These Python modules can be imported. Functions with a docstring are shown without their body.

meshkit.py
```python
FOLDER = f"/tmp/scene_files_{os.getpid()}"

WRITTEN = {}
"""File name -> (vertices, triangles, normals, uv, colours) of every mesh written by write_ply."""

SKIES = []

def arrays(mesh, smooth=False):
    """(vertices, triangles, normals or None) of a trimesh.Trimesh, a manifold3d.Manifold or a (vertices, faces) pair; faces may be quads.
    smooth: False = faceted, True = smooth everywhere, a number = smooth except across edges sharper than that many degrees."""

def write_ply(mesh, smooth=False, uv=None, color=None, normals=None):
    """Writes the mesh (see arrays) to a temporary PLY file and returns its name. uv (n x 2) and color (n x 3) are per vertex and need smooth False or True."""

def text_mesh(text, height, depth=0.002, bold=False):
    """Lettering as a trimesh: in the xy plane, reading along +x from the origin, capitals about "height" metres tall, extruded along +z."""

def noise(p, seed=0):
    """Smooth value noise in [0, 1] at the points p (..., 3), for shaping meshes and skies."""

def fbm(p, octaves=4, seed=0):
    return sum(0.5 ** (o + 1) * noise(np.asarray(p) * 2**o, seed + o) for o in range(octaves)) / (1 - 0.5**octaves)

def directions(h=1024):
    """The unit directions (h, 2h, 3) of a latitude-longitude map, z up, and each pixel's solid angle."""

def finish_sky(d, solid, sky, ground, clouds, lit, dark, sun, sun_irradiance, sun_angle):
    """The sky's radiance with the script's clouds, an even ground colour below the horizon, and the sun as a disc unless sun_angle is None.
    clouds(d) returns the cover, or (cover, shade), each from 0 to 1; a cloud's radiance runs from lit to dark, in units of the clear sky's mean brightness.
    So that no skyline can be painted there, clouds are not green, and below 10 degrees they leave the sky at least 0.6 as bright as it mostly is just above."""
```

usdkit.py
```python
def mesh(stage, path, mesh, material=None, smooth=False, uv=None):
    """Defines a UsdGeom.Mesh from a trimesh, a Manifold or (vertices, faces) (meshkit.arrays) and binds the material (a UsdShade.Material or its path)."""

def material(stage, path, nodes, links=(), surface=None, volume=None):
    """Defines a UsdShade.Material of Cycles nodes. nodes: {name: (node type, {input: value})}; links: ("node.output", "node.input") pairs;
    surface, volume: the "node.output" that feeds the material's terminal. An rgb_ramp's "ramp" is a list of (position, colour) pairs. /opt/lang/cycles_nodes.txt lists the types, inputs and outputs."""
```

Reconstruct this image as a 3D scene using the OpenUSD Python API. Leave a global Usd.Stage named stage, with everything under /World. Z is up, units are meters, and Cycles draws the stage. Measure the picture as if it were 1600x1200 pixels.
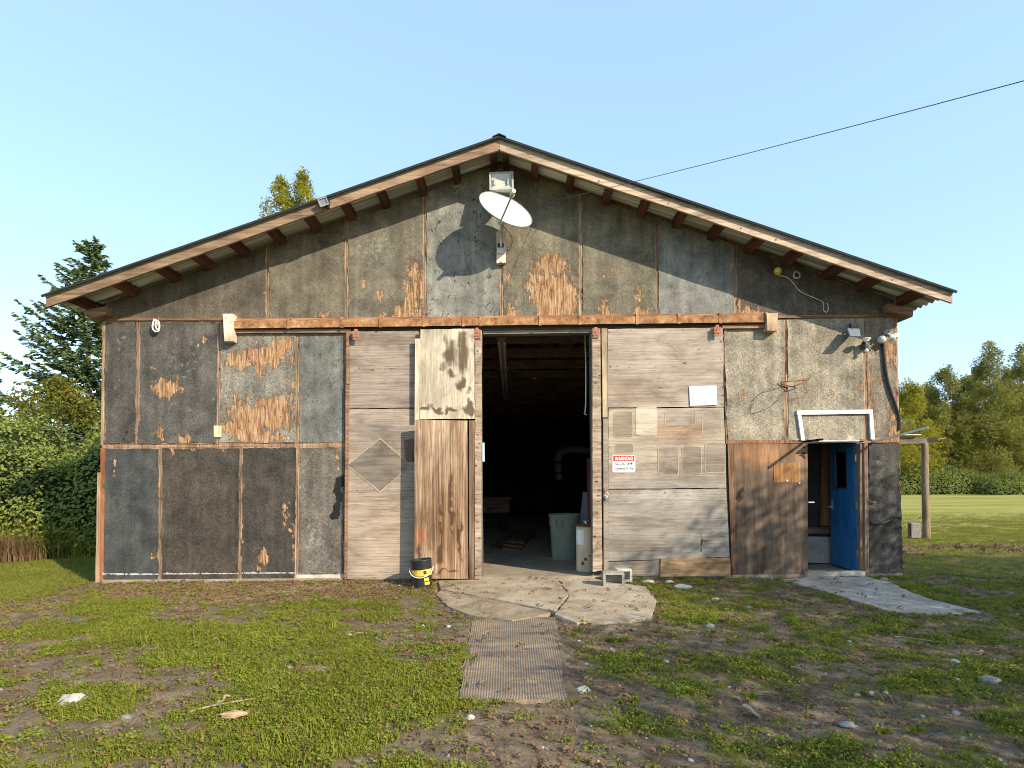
import math, random
import numpy as np, trimesh, usdkit, meshkit
from shapely.geometry import Polygon, box as sbox
from pxr import Usd, UsdGeom, UsdLux, UsdShade, Gf, Sdf, Vt

stage = Usd.Stage.CreateInMemory()
UsdGeom.SetStageUpAxis(stage, UsdGeom.Tokens.z)
UsdGeom.SetStageMetersPerUnit(stage, 1.0)
UsdGeom.Xform.Define(stage, '/World')
UsdGeom.Scope.Define(stage, '/World/Looks')
RNG = np.random.default_rng(7)
random.seed(7)

# ------------------------------------------------------------------ camera, sky, sun
FPX = 900.0
CAM = np.array([0.0, -9.0, 1.57])
PITCH, ROLL = math.radians(1.0), math.radians(0.46)
PPV = 732.0
fwd = np.array([0, math.cos(PITCH), math.sin(PITCH)])
r0 = np.array([1.0, 0, 0]); u0 = np.array([0, -math.sin(PITCH), math.cos(PITCH)])
right = math.cos(ROLL) * r0 - math.sin(ROLL) * u0
up = math.sin(ROLL) * r0 + math.cos(ROLL) * u0
cam = UsdGeom.Camera.Define(stage, '/World/camera')
cam.CreateHorizontalApertureAttr(36.0)
cam.CreateVerticalApertureAttr(27.0)
cam.CreateFocalLengthAttr(36.0 * FPX / 1600)
cam.CreateVerticalApertureOffsetAttr((PPV - 600) / 1600 * 36)
cam.CreateClippingRangeAttr(Gf.Vec2f(0.05, 5000))
cam.CreateExposureAttr(1.56)
M4 = Gf.Matrix4d(*[float(x) for x in (*right, 0, *up, 0, *(-fwd), 0, *CAM, 1)])
cam.AddTransformOp().Set(M4)

SUN = np.array([0.74, -0.67, 0.53]); SUN /= np.linalg.norm(SUN)
elev, rot = math.asin(SUN[2]), math.atan2(SUN[0], SUN[1])
dome = UsdLux.DomeLight.Define(stage, '/World/sky')
dome.GetPrim().SetCustomDataByKey('kind', 'structure')
skymat = usdkit.material(stage, '/World/Looks/sky_air', {
    's': ('sky_texture', {'sky_type': 'single_scattering', 'sun_disc': False, 'sun_elevation': elev, 'sun_rotation': rot,
                          'air_density': 1.0, 'aerosol_density': 0.45, 'ozone_density': 1.0, 'altitude': 60.0}),
    'h': ('mix_color', {'fac': 0.63, 'b': (1.18, 1.80, 2.72), 'use_clamp': False}),   # thin even haze over the whole sky
    'b': ('background_shader', {'strength': 0.15})}, [('s.color', 'h.a'), ('h.result', 'b.color')], surface='b.background')
UsdShade.MaterialBindingAPI.Apply(dome.GetPrim()).Bind(skymat)
sun = UsdLux.DistantLight.Define(stage, '/World/sun')
sun.CreateNormalizeAttr(True); sun.CreateIntensityAttr(0.70); sun.CreateAngleAttr(0.53)
sun.CreateColorAttr(Gf.Vec3f(1.0, 0.88, 0.70))
zq = Gf.Rotation(Gf.Vec3d(0, 0, 1), Gf.Vec3d(*[float(x) for x in SUN])).GetQuat()
sun.AddOrientOp().Set(Gf.Quatf(zq))


def ray(u, v):
    d = fwd + right * ((u - 800) / FPX) + up * ((PPV - v) / FPX)
    return d

def P(u, v, y=0.0):
    """The point of the plane y that the photograph shows at pixel (u, v)."""
    d = ray(u, v)
    return CAM + d * ((y - CAM[1]) / d[1])

def G(u, v, z=0.0):
    d = ray(u, v)
    return CAM + d * ((z - CAM[2]) / d[2])

def proj(p):
    d = np.asarray(p, float) - CAM
    z = d @ fwd
    return 800 + FPX * (d @ right) / z, PPV - FPX * (d @ up) / z

# ------------------------------------------------------------------ naming and prims
_used = set(); LOC = {'/World': np.zeros(3)}

def npath(parent, name):
    k, p = 0, f'{parent}/{name}'
    while p in _used:
        k += 1; p = f'{parent}/{name}_{k:03d}'
    _used.add(p)
    return p

def tag(prim, label=None, cat=None, group=None, kind=None):
    for k, v in (('label', label), ('category', cat), ('group', group), ('kind', kind)):
        if v: prim.SetCustomDataByKey(k, v)

def thing(name, label=None, cat=None, loc=(0, 0, 0), group=None, kind=None, parent='/World'):
    p = npath(parent, name)
    x = UsdGeom.Xform.Define(stage, p)
    base = LOC[parent]
    loc = np.asarray(loc, float)
    if parent == '/World':
        if np.any(loc != 0): x.AddTranslateOp().Set(Gf.Vec3d(*map(float, loc)))
        LOC[p] = loc
    else:
        LOC[p] = base
    tag(x.GetPrim(), label, cat, group, kind)
    return p

def sub(parent, name, label=None):
    return thing(name, label, parent=parent)

def part(parent, name, mesh, mat, smooth=False, attrs=None, label=None, cat=None, group=None, kind=None):
    p = npath(parent, name)
    if not isinstance(mesh, (tuple, list)):
        mesh = (np.array(mesh.vertices), np.array(mesh.faces))
    v = np.asarray(mesh[0], float) - LOC[parent]
    m = usdkit.mesh(stage, p, (v, mesh[1]), MATS[mat], smooth=smooth)
    for k, a in (attrs or {}).items():
        a = np.asarray(a, np.float32)
        if a.ndim == 2:
            UsdGeom.PrimvarsAPI(m).CreatePrimvar(k, Sdf.ValueTypeNames.Color3fArray, 'vertex').Set(Vt.Vec3fArray.FromNumpy(a))
        else:
            UsdGeom.PrimvarsAPI(m).CreatePrimvar(k, Sdf.ValueTypeNames.FloatArray, 'vertex').Set(Vt.FloatArray.FromNumpy(a))
    tag(m.GetPrim(), label, cat, group, kind)
    return p

# ------------------------------------------------------------------ materials
MATS = {}
def mat(name, nodes, links, surface='p.BSDF'):
    MATS[name] = usdkit.material(stage, '/World/Looks/' + name, nodes, links, surface=surface)

def plain(name, col, rough=0.7, metal=0.0, vary=0.25, scale=6.0, bump=0.15, bscale=60.0, col2=None, spec=0.3):
    c1 = [c * (1 - vary) for c in col]; c2 = col2 or [min(1, c * (1 + vary)) for c in col]
    mat(name, {'g': ('geometry', {}),
               'n': ('noise_texture', {'scale': scale, 'detail': 6.0, 'roughness': 0.65}),
               'r': ('rgb_ramp', {'ramp': [(0.3, c1), (0.7, c2)]}),
               'n2': ('noise_texture', {'scale': bscale, 'detail': 4.0}),
               'b': ('bump', {'strength': bump, 'distance': 0.01}),
               'p': ('principled_bsdf', {'roughness': rough, 'metallic': metal, 'specular_ior_level': spec})},
        [('g.position', 'n.vector'), ('n.fac', 'r.fac'), ('r.color', 'p.base_color'), ('g.position', 'n2.vector'),
         ('n2.fac', 'b.height'), ('b.normal', 'p.normal')])

def wood(name, cols, axis='x', along=1.3, across=26.0, stain_col=(0.035, 0.024, 0.016), big=1.0, rough=0.8, bump=0.35, dist=0.0, fleck=0.5):
    s = {'x': (along, across, across), 'y': (across, along, across), 'z': (across, across, along)}[axis]
    s2 = {'x': (.8, 1.7, 1.7), 'y': (1.7, .8, 1.7), 'z': (1.7, 1.7, .8)}[axis]
    s3 = {'x': (5, 70, 70), 'y': (70, 5, 70), 'z': (70, 70, 5)}[axis]
    n = {'g': ('geometry', {}),
         'm1': ('mapping', {'scale': s}), 'n1': ('noise_texture', {'scale': 1.0, 'detail': 7.0, 'roughness': 0.62, 'distortion': dist}),
         'm2': ('mapping', {'scale': s2}), 'n2': ('noise_texture', {'scale': 1.6 * big, 'detail': 6.0, 'roughness': 0.6, 'distortion': 0.6}),
         'm3': ('mapping', {'scale': s3}), 'n3': ('noise_texture', {'scale': 1.0, 'detail': 3.0}),
         'r1': ('rgb_ramp', {'ramp': [(0.28, cols[0]), (0.5, cols[1]), (0.72, cols[2])]}),
         'r2': ('rgb_ramp', {'ramp': [(0.28, (0.50, 0.47, 0.45)), (0.5, (0.97, 0.97, 0.97)), (0.72, (1.28, 1.27, 1.25))]}),
         'r3': ('rgb_ramp', {'ramp': [(0.26, (1 - fleck,) * 3), (0.45, (1, 1, 1)), (1, (1.1, 1.1, 1.1))]}),
         'x1': ('mix_color', {'blend_type': 'multiply', 'fac': 1.0, 'use_clamp': False}),
         'x2': ('mix_color', {'blend_type': 'multiply', 'fac': 0.9, 'use_clamp': False}),
         'tn': ('attribute', {'attribute': 'tone'}), 'x4': ('mix_color', {'blend_type': 'multiply', 'fac': 1.0, 'use_clamp': False}),
         'a': ('attribute', {'attribute': 'stain'}),
         'ns': ('noise_texture', {'scale': 1.0, 'detail': 7.0, 'roughness': 0.6}), 'ms': ('mapping', {'scale': tuple(x * .35 for x in s)}),
         'sub': ('math', {'math_type': 'subtract', 'value2': 0.5}), 'mul': ('math', {'math_type': 'multiply', 'value2': 2.0}),
         'add': ('math', {'math_type': 'add'}), 'mr': ('map_range', {'range_type': 'smoothstep', 'from_min': 0.3, 'from_max': 0.85, 'to_min': 0.0, 'to_max': 0.93, 'clamp': True}),
         'x3': ('mix_color', {'blend_type': 'mix', 'b': stain_col}),
         'bp': ('bump', {'strength': bump, 'distance': 0.008}),
         'p': ('principled_bsdf', {'roughness': rough, 'specular_ior_level': 0.2})}
    l = [('g.position', 'm1.vector'), ('m1.vector', 'n1.vector'), ('g.position', 'm2.vector'), ('m2.vector', 'n2.vector'),
         ('g.position', 'm3.vector'), ('m3.vector', 'n3.vector'), ('n1.fac', 'r1.fac'), ('n2.fac', 'r2.fac'), ('n3.fac', 'r3.fac'),
         ('r1.color', 'x1.a'), ('r2.color', 'x1.b'), ('x1.result', 'x2.a'), ('r3.color', 'x2.b'), ('x2.result', 'x4.a'), ('tn.color', 'x4.b'),
         ('x4.result', 'x3.a'),
         ('g.position', 'ms.vector'), ('ms.vector', 'ns.vector'), ('ns.fac', 'sub.value1'), ('sub.value', 'mul.value1'),
         ('mul.value', 'add.value1'), ('a.fac', 'add.value2'), ('add.value', 'mr.value'), ('mr.result', 'x3.fac'),
         ('x3.result', 'p.base_color'), ('n1.fac', 'bp.height'), ('bp.normal', 'p.normal')]
    mat(name, n, l)

# plywood and boards
wood('plywood_tan', [(.215, .168, .125), (.305, .247, .19), (.39, .33, .262)], 'x', 1.2, 48, dist=.4)
wood('plywood_grey', [(.205, .172, .137), (.30, .257, .207), (.38, .335, .277)], 'x', 1.2, 48, dist=.4)
wood('plywood_pale', [(.36, .295, .205), (.50, .43, .315), (.58, .515, .40)], 'z', 1.5, 22, stain_col=(.085, .058, .034))
wood('plywood_streak', [(.06, .032, .018), (.23, .15, .092), (.45, .355, .25)], 'z', .7, 30, stain_col=(.055, .025, .012), dist=.8)
wood('plywood_brown', [(.075, .05, .034), (.125, .086, .058), (.175, .125, .088)], 'z', .9, 15, stain_col=(.03, .02, .014))
wood('plywood_orange', [(0.176, 0.088, 0.035), (0.32, 0.176, 0.073), (0.416, 0.264, 0.131)], 'z', 1.6, 26)
wood('patch_board', [(0.212, 0.119, 0.049), (0.34, 0.204, 0.098), (0.425, 0.281, 0.155)], 'x', 1.6, 12, dist=1.5)
wood('sheathing_wood', [(.13, .075, .042), (.30, .20, .125), (.45, .335, .225)], 'z', 2.2, 40, fleck=.75)
wood('fascia_weathered', [(.12, .08, .055), (.235, .165, .115), (.34, .255, .185)], 'x', .8, 26)
wood('fascia_fresh', [(.27, .19, .13), (.41, .31, .225), (.52, .42, .325)], 'x', .8, 26)
wood('trim_wood', [(.13, .075, .045), (.27, .18, .115), (.41, .31, .215)], 'z', 2.0, 40, fleck=.7)
wood('ledger_wood', [(.10, .06, .042), (.195, .13, .09), (.29, .21, .15)], 'x', 2.0, 30)
wood('purlin_wood', [(.05, .020, .012), (.085, .035, .02), (.13, .062, .035)], 'y', 1.2, 30)
wood('inside_wood', [(.10, .066, .045), (.17, .115, .082), (.24, .17, .125)], 'x', 1.2, 30)
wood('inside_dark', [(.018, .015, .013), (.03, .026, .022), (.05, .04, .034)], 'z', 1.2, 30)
wood('edge_ply', [(.17, .115, .075), (.335, .25, .175), (.45, .37, .27)], 'x', 3.0, 22, fleck=.6)
wood('pale_block', [(.50, .37, .25), (.66, .53, .40), (.74, .62, .49)], 'z', 1.5, 30, stain_col=(.1, .06, .04))
wood('post_wood', [(.12, .085, .05), (.22, .165, .10), (.33, .26, .17)], 'z', 1.0, 26)
wood('beam_wood', [(.08, .065, .045), (.17, .14, .10), (.28, .24, .18)], 'x', 1.2, 26)
wood('red_board', [(.10, .035, .018), (.16, .06, .03), (.22, .09, .05)], 'z', 1.0, 20)
wood('corner_red', [(.17, .065, .03), (.27, .11, .055), (.36, .17, .09)], 'z', 1.0, 20)
wood('blue_paint', [(.014, .085, .19), (.020, .115, .25), (.03, .15, .31)], 'z', 1.0, 6, stain_col=(.01, .02, .04), rough=.45, bump=.05)
wood('stick_wood', [(.20, .14, .09), (.33, .25, .17), (.46, .37, .26)], 'x', 4, 30)

# roofing felt with peeling
def felt():
    n = {'g': ('geometry', {}),
         'gn': ('noise_texture', {'scale': 50.0, 'detail': 4.0, 'roughness': 0.75}),
         'gr': ('rgb_ramp', {'ramp': [(0.30, (.28, .28, .28)), (0.46, (.82, .82, .82)), (0.58, (1.12, 1.12, 1.12)), (0.74, (1.9, 1.88, 1.82))]}),
         'mn': ('noise_texture', {'scale': 2.3, 'detail': 7.0, 'roughness': 0.66, 'distortion': .4}),
         'mrr': ('rgb_ramp', {'ramp': [(0.28, (.45, .45, .46)), (0.5, (1, 1, 1)), (0.72, (1.6, 1.58, 1.52))]}),
         'sm': ('mapping', {'scale': (9.0, 9.0, .7)}), 'sn': ('noise_texture', {'scale': 1.0, 'detail': 5.0}),
         'sr': ('rgb_ramp', {'ramp': [(0.3, (.78, .77, .75)), (0.7, (1.18, 1.18, 1.18))]}),
         'tn': ('attribute', {'attribute': 'tone'}), 'rg': ('attribute', {'attribute': 'rough_grain'}),
         'x1': ('mix_color', {'blend_type': 'multiply', 'use_clamp': False}),
         'x2': ('mix_color', {'blend_type': 'multiply', 'fac': 1.0, 'use_clamp': False}),
         'x3': ('mix_color', {'blend_type': 'multiply', 'fac': 1.0, 'use_clamp': False}),
         # lichen / pale scuffs
         'ln': ('noise_texture', {'scale': 11.0, 'detail': 8.0, 'roughness': 0.72}),
         'la': ('attribute', {'attribute': 'scuff'}), 'ls': ('math', {'math_type': 'add'}),
         'lm': ('map_range', {'range_type': 'smoothstep', 'from_min': 0.66, 'from_max': 0.86, 'to_min': 0.0, 'to_max': 0.6, 'clamp': True}),
         'x4': ('mix_color', {'b': (.33, .32, .29)}),
         # cracks
         'wn': ('noise_texture', {'scale': 7.0, 'detail': 3.0}), 'wv': ('vector_math', {'math_type': 'scale', 'scale': 0.16}),
         'wa': ('vector_math', {'math_type': 'add'}),
         'cm': ('mapping', {'scale': (1.25, 1.0, .8)}),
         'cv': ('voronoi_texture', {'feature': 'distance_to_edge', 'scale': 9.0}),
         'cl': ('map_range', {'range_type': 'smoothstep', 'from_min': 0.012, 'from_max': 0.034, 'to_min': 1.0, 'to_max': 0.0, 'clamp': True}),
         'ca': ('attribute', {'attribute': 'crack'}),
         'cn': ('noise_texture', {'scale': 5.0, 'detail': 4.0}), 'ct': ('map_range', {'range_type': 'smoothstep', 'from_min': 0.46, 'from_max': 0.58, 'to_min': 0.0, 'to_max': 1.0, 'clamp': True}),
         'c1': ('math', {'math_type': 'multiply'}), 'c2': ('math', {'math_type': 'multiply'}),
         'x5': ('mix_color', {'b': (.03, .028, .025)}),
         # small dark bits
         'dn': ('noise_texture', {'scale': 21.0, 'detail': 2.0}), 'dm': ('map_range', {'range_type': 'smoothstep', 'from_min': 0.735, 'from_max': 0.76, 'to_min': 0.0, 'to_max': 0.85, 'clamp': True}),
         'x6': ('mix_color', {'b': (.03, .022, .018)}),
         # wood where the felt has peeled away
         'pm': ('mapping', {'scale': (1.0, 1.0, .7)}), 'pn': ('noise_texture', {'scale': 11.0, 'detail': 11.0, 'roughness': 0.76}),
         'pa': ('attribute', {'attribute': 'peel'}), 'ps': ('math', {'math_type': 'subtract', 'value2': 0.5}),
         'pk': ('math', {'math_type': 'multiply', 'value2': 2.7}), 'pd': ('math', {'math_type': 'add'}),
         'pr': ('map_range', {'range_type': 'smoothstep', 'from_min': 0.47, 'from_max': 0.53, 'to_min': 0.0, 'to_max': 1.0, 'clamp': True}),
         'prr': ('map_range', {'range_type': 'smoothstep', 'from_min': 0.40, 'from_max': 0.50, 'to_min': 0.0, 'to_max': .75, 'clamp': True}),
         'x6b': ('mix_color', {'b': (.045, .035, .028)}),
         'om': ('mapping', {'scale': (40.0, 40.0, 4.5)}), 'on': ('noise_texture', {'scale': 1.0, 'detail': 7.0, 'roughness': .7}),
         'orr': ('rgb_ramp', {'ramp': [(0.30, (.05, .026, .015)), (0.42, (.17, .09, .045)), (0.52, (.33, .19, .095)), (0.62, (.44, .29, .17)), (0.74, (.50, .40, .29))]}),
         'x7': ('mix_color', {}),
         'ta': ('attribute', {'attribute': 'tar'}), 'td': ('math', {'math_type': 'add'}),
         'tm': ('map_range', {'range_type': 'smoothstep', 'from_min': 0.46, 'from_max': 0.54, 'to_min': 0.0, 'to_max': 1.0, 'clamp': True}),
         'x8': ('mix_color', {'b': (.013, .013, .014)}),
         'wh': ('attribute', {'attribute': 'whitewash'}), 'wd': ('math', {'math_type': 'add'}),
         'wm': ('map_range', {'range_type': 'smoothstep', 'from_min': 0.46, 'from_max': 0.6, 'to_min': 0.0, 'to_max': .85, 'clamp': True}),
         'x9': ('mix_color', {'b': (.5, .49, .46)}),
         'h1': ('math', {'math_type': 'multiply_add', 'value2': -1.2}),
         'bp': ('bump', {'strength': 0.55, 'distance': 0.012}),
         'p': ('principled_bsdf', {'roughness': 0.88, 'specular_ior_level': 0.25})}
    l = [('g.position', 'gn.vector'), ('gn.fac', 'gr.fac'), ('g.position', 'mn.vector'), ('mn.fac', 'mrr.fac'),
         ('g.position', 'sm.vector'), ('sm.vector', 'sn.vector'), ('sn.fac', 'sr.fac'),
         ('tn.color', 'x1.a'), ('gr.color', 'x1.b'), ('rg.fac', 'x1.fac'), ('x1.result', 'x2.a'), ('mrr.color', 'x2.b'),
         ('x2.result', 'x3.a'), ('sr.color', 'x3.b'),
         ('g.position', 'ln.vector'), ('ln.fac', 'ls.value1'), ('la.fac', 'ls.value2'), ('ls.value', 'lm.value'), ('lm.result', 'x4.fac'), ('x3.result', 'x4.a'),
         ('g.position', 'wn.vector'), ('wn.color', 'wv.vector1'), ('wv.vector', 'wa.vector1'), ('g.position', 'wa.vector2'), ('wa.vector', 'cm.vector'), ('cm.vector', 'cv.vector'),
         ('cv.distance', 'cl.value'), ('g.position', 'cn.vector'), ('cn.fac', 'ct.value'), ('cl.result', 'c1.value1'), ('ct.result', 'c1.value2'),
         ('c1.value', 'c2.value1'), ('ca.fac', 'c2.value2'), ('c2.value', 'x5.fac'), ('x4.result', 'x5.a'),
         ('g.position', 'dn.vector'), ('dn.fac', 'dm.value'), ('dm.result', 'x6.fac'), ('x5.result', 'x6.a'),
         ('g.position', 'pm.vector'), ('pm.vector', 'pn.vector'), ('pn.fac', 'ps.value1'), ('ps.value', 'pk.value1'), ('pk.value', 'pd.value1'), ('pa.fac', 'pd.value2'),
         ('pd.value', 'pr.value'), ('pd.value', 'prr.value'), ('prr.result', 'x6b.fac'), ('x6.result', 'x6b.a'),
         ('g.position', 'om.vector'), ('om.vector', 'on.vector'), ('on.fac', 'orr.fac'),
         ('x6b.result', 'x7.a'), ('orr.color', 'x7.b'), ('pr.result', 'x7.fac'),
         ('ta.fac', 'td.value1'), ('pk.value', 'td.value2'), ('td.value', 'tm.value'), ('tm.result', 'x8.fac'), ('x7.result', 'x8.a'),
         ('wh.fac', 'wd.value1'), ('pk.value', 'wd.value2'), ('wd.value', 'wm.value'), ('wm.result', 'x9.fac'), ('x8.result', 'x9.a'),
         ('x9.result', 'p.base_color'),
         ('pr.result', 'h1.value1'), ('gn.fac', 'h1.value3'), ('h1.value', 'bp.height'), ('bp.normal', 'p.normal')]
    mat('felt', n, l)
felt()

plain('rust', (.33, .135, .05), .75, .0, .0, 9, .3, 40, col2=None)
mat('rust', {'g': ('geometry', {}), 'n': ('noise_texture', {'scale': 7.0, 'detail': 8.0, 'roughness': .7}),
             'r': ('rgb_ramp', {'ramp': [(.3, (.08, .036, .02)), (.43, (.21, .10, .045)), (.55, (.34, .175, .075)), (.68, (.45, .32, .18))]}),
             'b': ('bump', {'strength': .3, 'distance': .006}), 'p': ('principled_bsdf', {'roughness': .8, 'specular_ior_level': .2})},
    [('g.position', 'n.vector'), ('n.fac', 'r.fac'), ('r.color', 'p.base_color'), ('n.fac', 'b.height'), ('b.normal', 'p.normal')])
plain('rust_plate', (.30, .13, .075), .8, 0, .35, 20)
mat('roof_metal', {'g': ('geometry', {}), 'm': ('mapping', {'scale': (.25, 13, .25)}), 'n': ('noise_texture', {'scale': 1.0, 'detail': 3.0}),
                   'r': ('rgb_ramp', {'ramp': [(.36, (.16, .175, .16)), (.5, (.45, .47, .42)), (.62, (.75, .76, .70))]}),
                   'p': ('principled_bsdf', {'roughness': .55, 'metallic': .0})},
    [('g.position', 'm.vector'), ('m.vector', 'n.vector'), ('n.fac', 'r.fac'), ('r.color', 'p.base_color')])
plain('roof_edge', (.03, .033, .033), .95, spec=.05)
plain('white_paint', (.74, .72, .68), .6, 0, .10, 9)
plain('white_sign', (.70, .70, .69), .5, 0, .03, 9)
plain('sign_red', (.42, .03, .03), .5, 0, .1, 9)
plain('sign_ink', (.03, .03, .035), .6, 0, .1, 9)
plain('dish_white', (.58, .58, .54), .55, 0, .07, 5, .03)
plain('dish_grey', (.22, .22, .20), .55, .2, .2, 14)
plain('lamp_grey', (.36, .36, .32), .5, .2, .2, 14)
plain('lamp_glass', (.42, .42, .36), .25, 0, .12, 10, .05, spec=.5)
plain('solar_glass', (.20, .23, .27), .25, .1, .1, 10, .0, spec=.6)
plain('black_plastic', (.022, .022, .024), .45, 0, .3, 14, .1)
plain('bucket_yellow', (.62, .40, .06), .5, 0, .15, 16, .05)
plain('wire_dark', (.06, .06, .06), .6)
plain('wire_pale', (.55, .52, .46), .6)
plain('rope', (.60, .56, .47), .8, 0, .15, 30)
plain('knob_yellow', (.62, .48, .04), .5, 0, .2, 20)
plain('steel', (.62, .62, .60), .3, .8, .1, 20)
plain('galvanised', (.42, .43, .42), .45, .4, .2, 10)
plain('bin_green', (.20, .23, .165), .6, 0, .18, 5, .08)
plain('tank_cream', (.50, .39, .235), .5, 0, .15, 7, .05)
plain('tank_rust', (.17, .07, .035), .8, 0, .3, 12)
plain('paper', (.62, .63, .58), .7, 0, .05, 12)
plain('grey_panel', (.24, .27, .31), .6, 0, .15, 6)
plain('blue_plastic', (.02, .045, .16), .5, 0, .2, 9)
plain('cement_block', (.30, .275, .225), .95, 0, .28, 26, .6, 120)
plain('cement_block_pale', (.45, .425, .37), .95, 0, .25, 26, .6, 120)
plain('foundation', (.46, .42, .34), .9, 0, .25, 7, .4)
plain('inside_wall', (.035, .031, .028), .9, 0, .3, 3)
plain('stone_pale', (.36, .34, .29), .85, 0, .22, 16, .35)
plain('stone_grey', (.19, .19, .17), .85, 0, .25, 16, .35)
plain('stone_dark', (.13, .14, .15), .8, 0, .25, 16, .3)
plain('bark', (.13, .095, .065), .95, 0, .4, 9, .6, 20)
plain('bark_pale', (.27, .23, .17), .95, 0, .4, 9, .6, 20)
plain('back_cover', (.10, .09, .08), .9)
mat('window_pane', {'t': ('transparent_bsdf', {'color': (.95, .97, .97)}), 'gl': ('glossy_bsdf', {'color': (.9, .9, .9), 'roughness': .03}),
                    'f': ('fresnel', {'IOR': 1.5}), 'm': ('mix_closure', {})},
    [('f.fac', 'm.fac'), ('t.BSDF', 'm.closure1'), ('gl.BSDF', 'm.closure2')], surface='m.closure')

def concrete(name, c1, c2, c3):
    mat(name, {'g': ('geometry', {}),
               'n': ('noise_texture', {'scale': 1.6, 'detail': 9.0, 'roughness': .68, 'distortion': .8}),
               'r': ('rgb_ramp', {'ramp': [(.30, c1), (.48, c2), (.68, c3)]}),
               'n2': ('noise_texture', {'scale': 45.0, 'detail': 4.0}), 'r2': ('rgb_ramp', {'ramp': [(.3, (.6, .6, .6)), (.6, (1.1, 1.1, 1.1))]}),
               'n3': ('noise_texture', {'scale': 6.0, 'detail': 6.0, 'roughness': .7}), 'r3': ('rgb_ramp', {'ramp': [(.60, (1, 1, 1)), (.72, (.42, .36, .30))]}),
               'x': ('mix_color', {'blend_type': 'multiply', 'fac': .8, 'use_clamp': False}), 'x2': ('mix_color', {'blend_type': 'multiply', 'fac': .8}),
               'b': ('bump', {'strength': .4, 'distance': .006}), 'p': ('principled_bsdf', {'roughness': .9, 'specular_ior_level': .2})},
        [('g.position', 'n.vector'), ('n.fac', 'r.fac'), ('g.position', 'n2.vector'), ('n2.fac', 'r2.fac'), ('r.color', 'x.a'), ('r2.color', 'x.b'),
         ('g.position', 'n3.vector'), ('n3.fac', 'r3.fac'), ('x.result', 'x2.a'), ('r3.color', 'x2.b'),
         ('x2.result', 'p.base_color'), ('n2.fac', 'b.height'), ('b.normal', 'p.normal')])
concrete('concrete_warm', (.17, .125, .075), (.33, .265, .18), (.45, .38, .275))
concrete('concrete_floor', (.17, .13, .085), (.28, .225, .155), (.37, .31, .22))
concrete('concrete_dirty', (.13, .09, .05), (.25, .19, .12), (.37, .31, .22))
concrete('concrete_grey', (.22, .19, .14), (.35, .31, .245), (.45, .41, .34))

mat('mat_rubber', {'g': ('geometry', {}), 'n': ('noise_texture', {'scale': 2.4, 'detail': 8.0, 'roughness': .68, 'distortion': .6}),
                   'm': ('mapping', {'scale': (.7, 1.6, 1)}),
                   'r': ('rgb_ramp', {'ramp': [(.30, (.09, .075, .06)), (.44, (.17, .135, .10)), (.56, (.25, .19, .125)), (.70, (.34, .265, .18))]}),
                   'n2': ('noise_texture', {'scale': 50.0, 'detail': 3.0}), 'r2': ('rgb_ramp', {'ramp': [(.3, (.7, .7, .7)), (.7, (1.15, 1.15, 1.15))]}),
                   'x': ('mix_color', {'blend_type': 'multiply', 'fac': 1.0}), 'h': ('attribute', {'attribute': 'groove'}),
                   'x2': ('mix_color', {'b': (.05, .042, .035)}),
                   'p': ('principled_bsdf', {'roughness': .9, 'specular_ior_level': .2})},
    [('g.position', 'm.vector'), ('m.vector', 'n.vector'), ('n.fac', 'r.fac'), ('g.position', 'n2.vector'), ('n2.fac', 'r2.fac'),
     ('r.color', 'x.a'), ('r2.color', 'x.b'), ('x.result', 'x2.a'), ('h.fac', 'x2.fac'), ('x2.result', 'p.base_color')])

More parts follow.
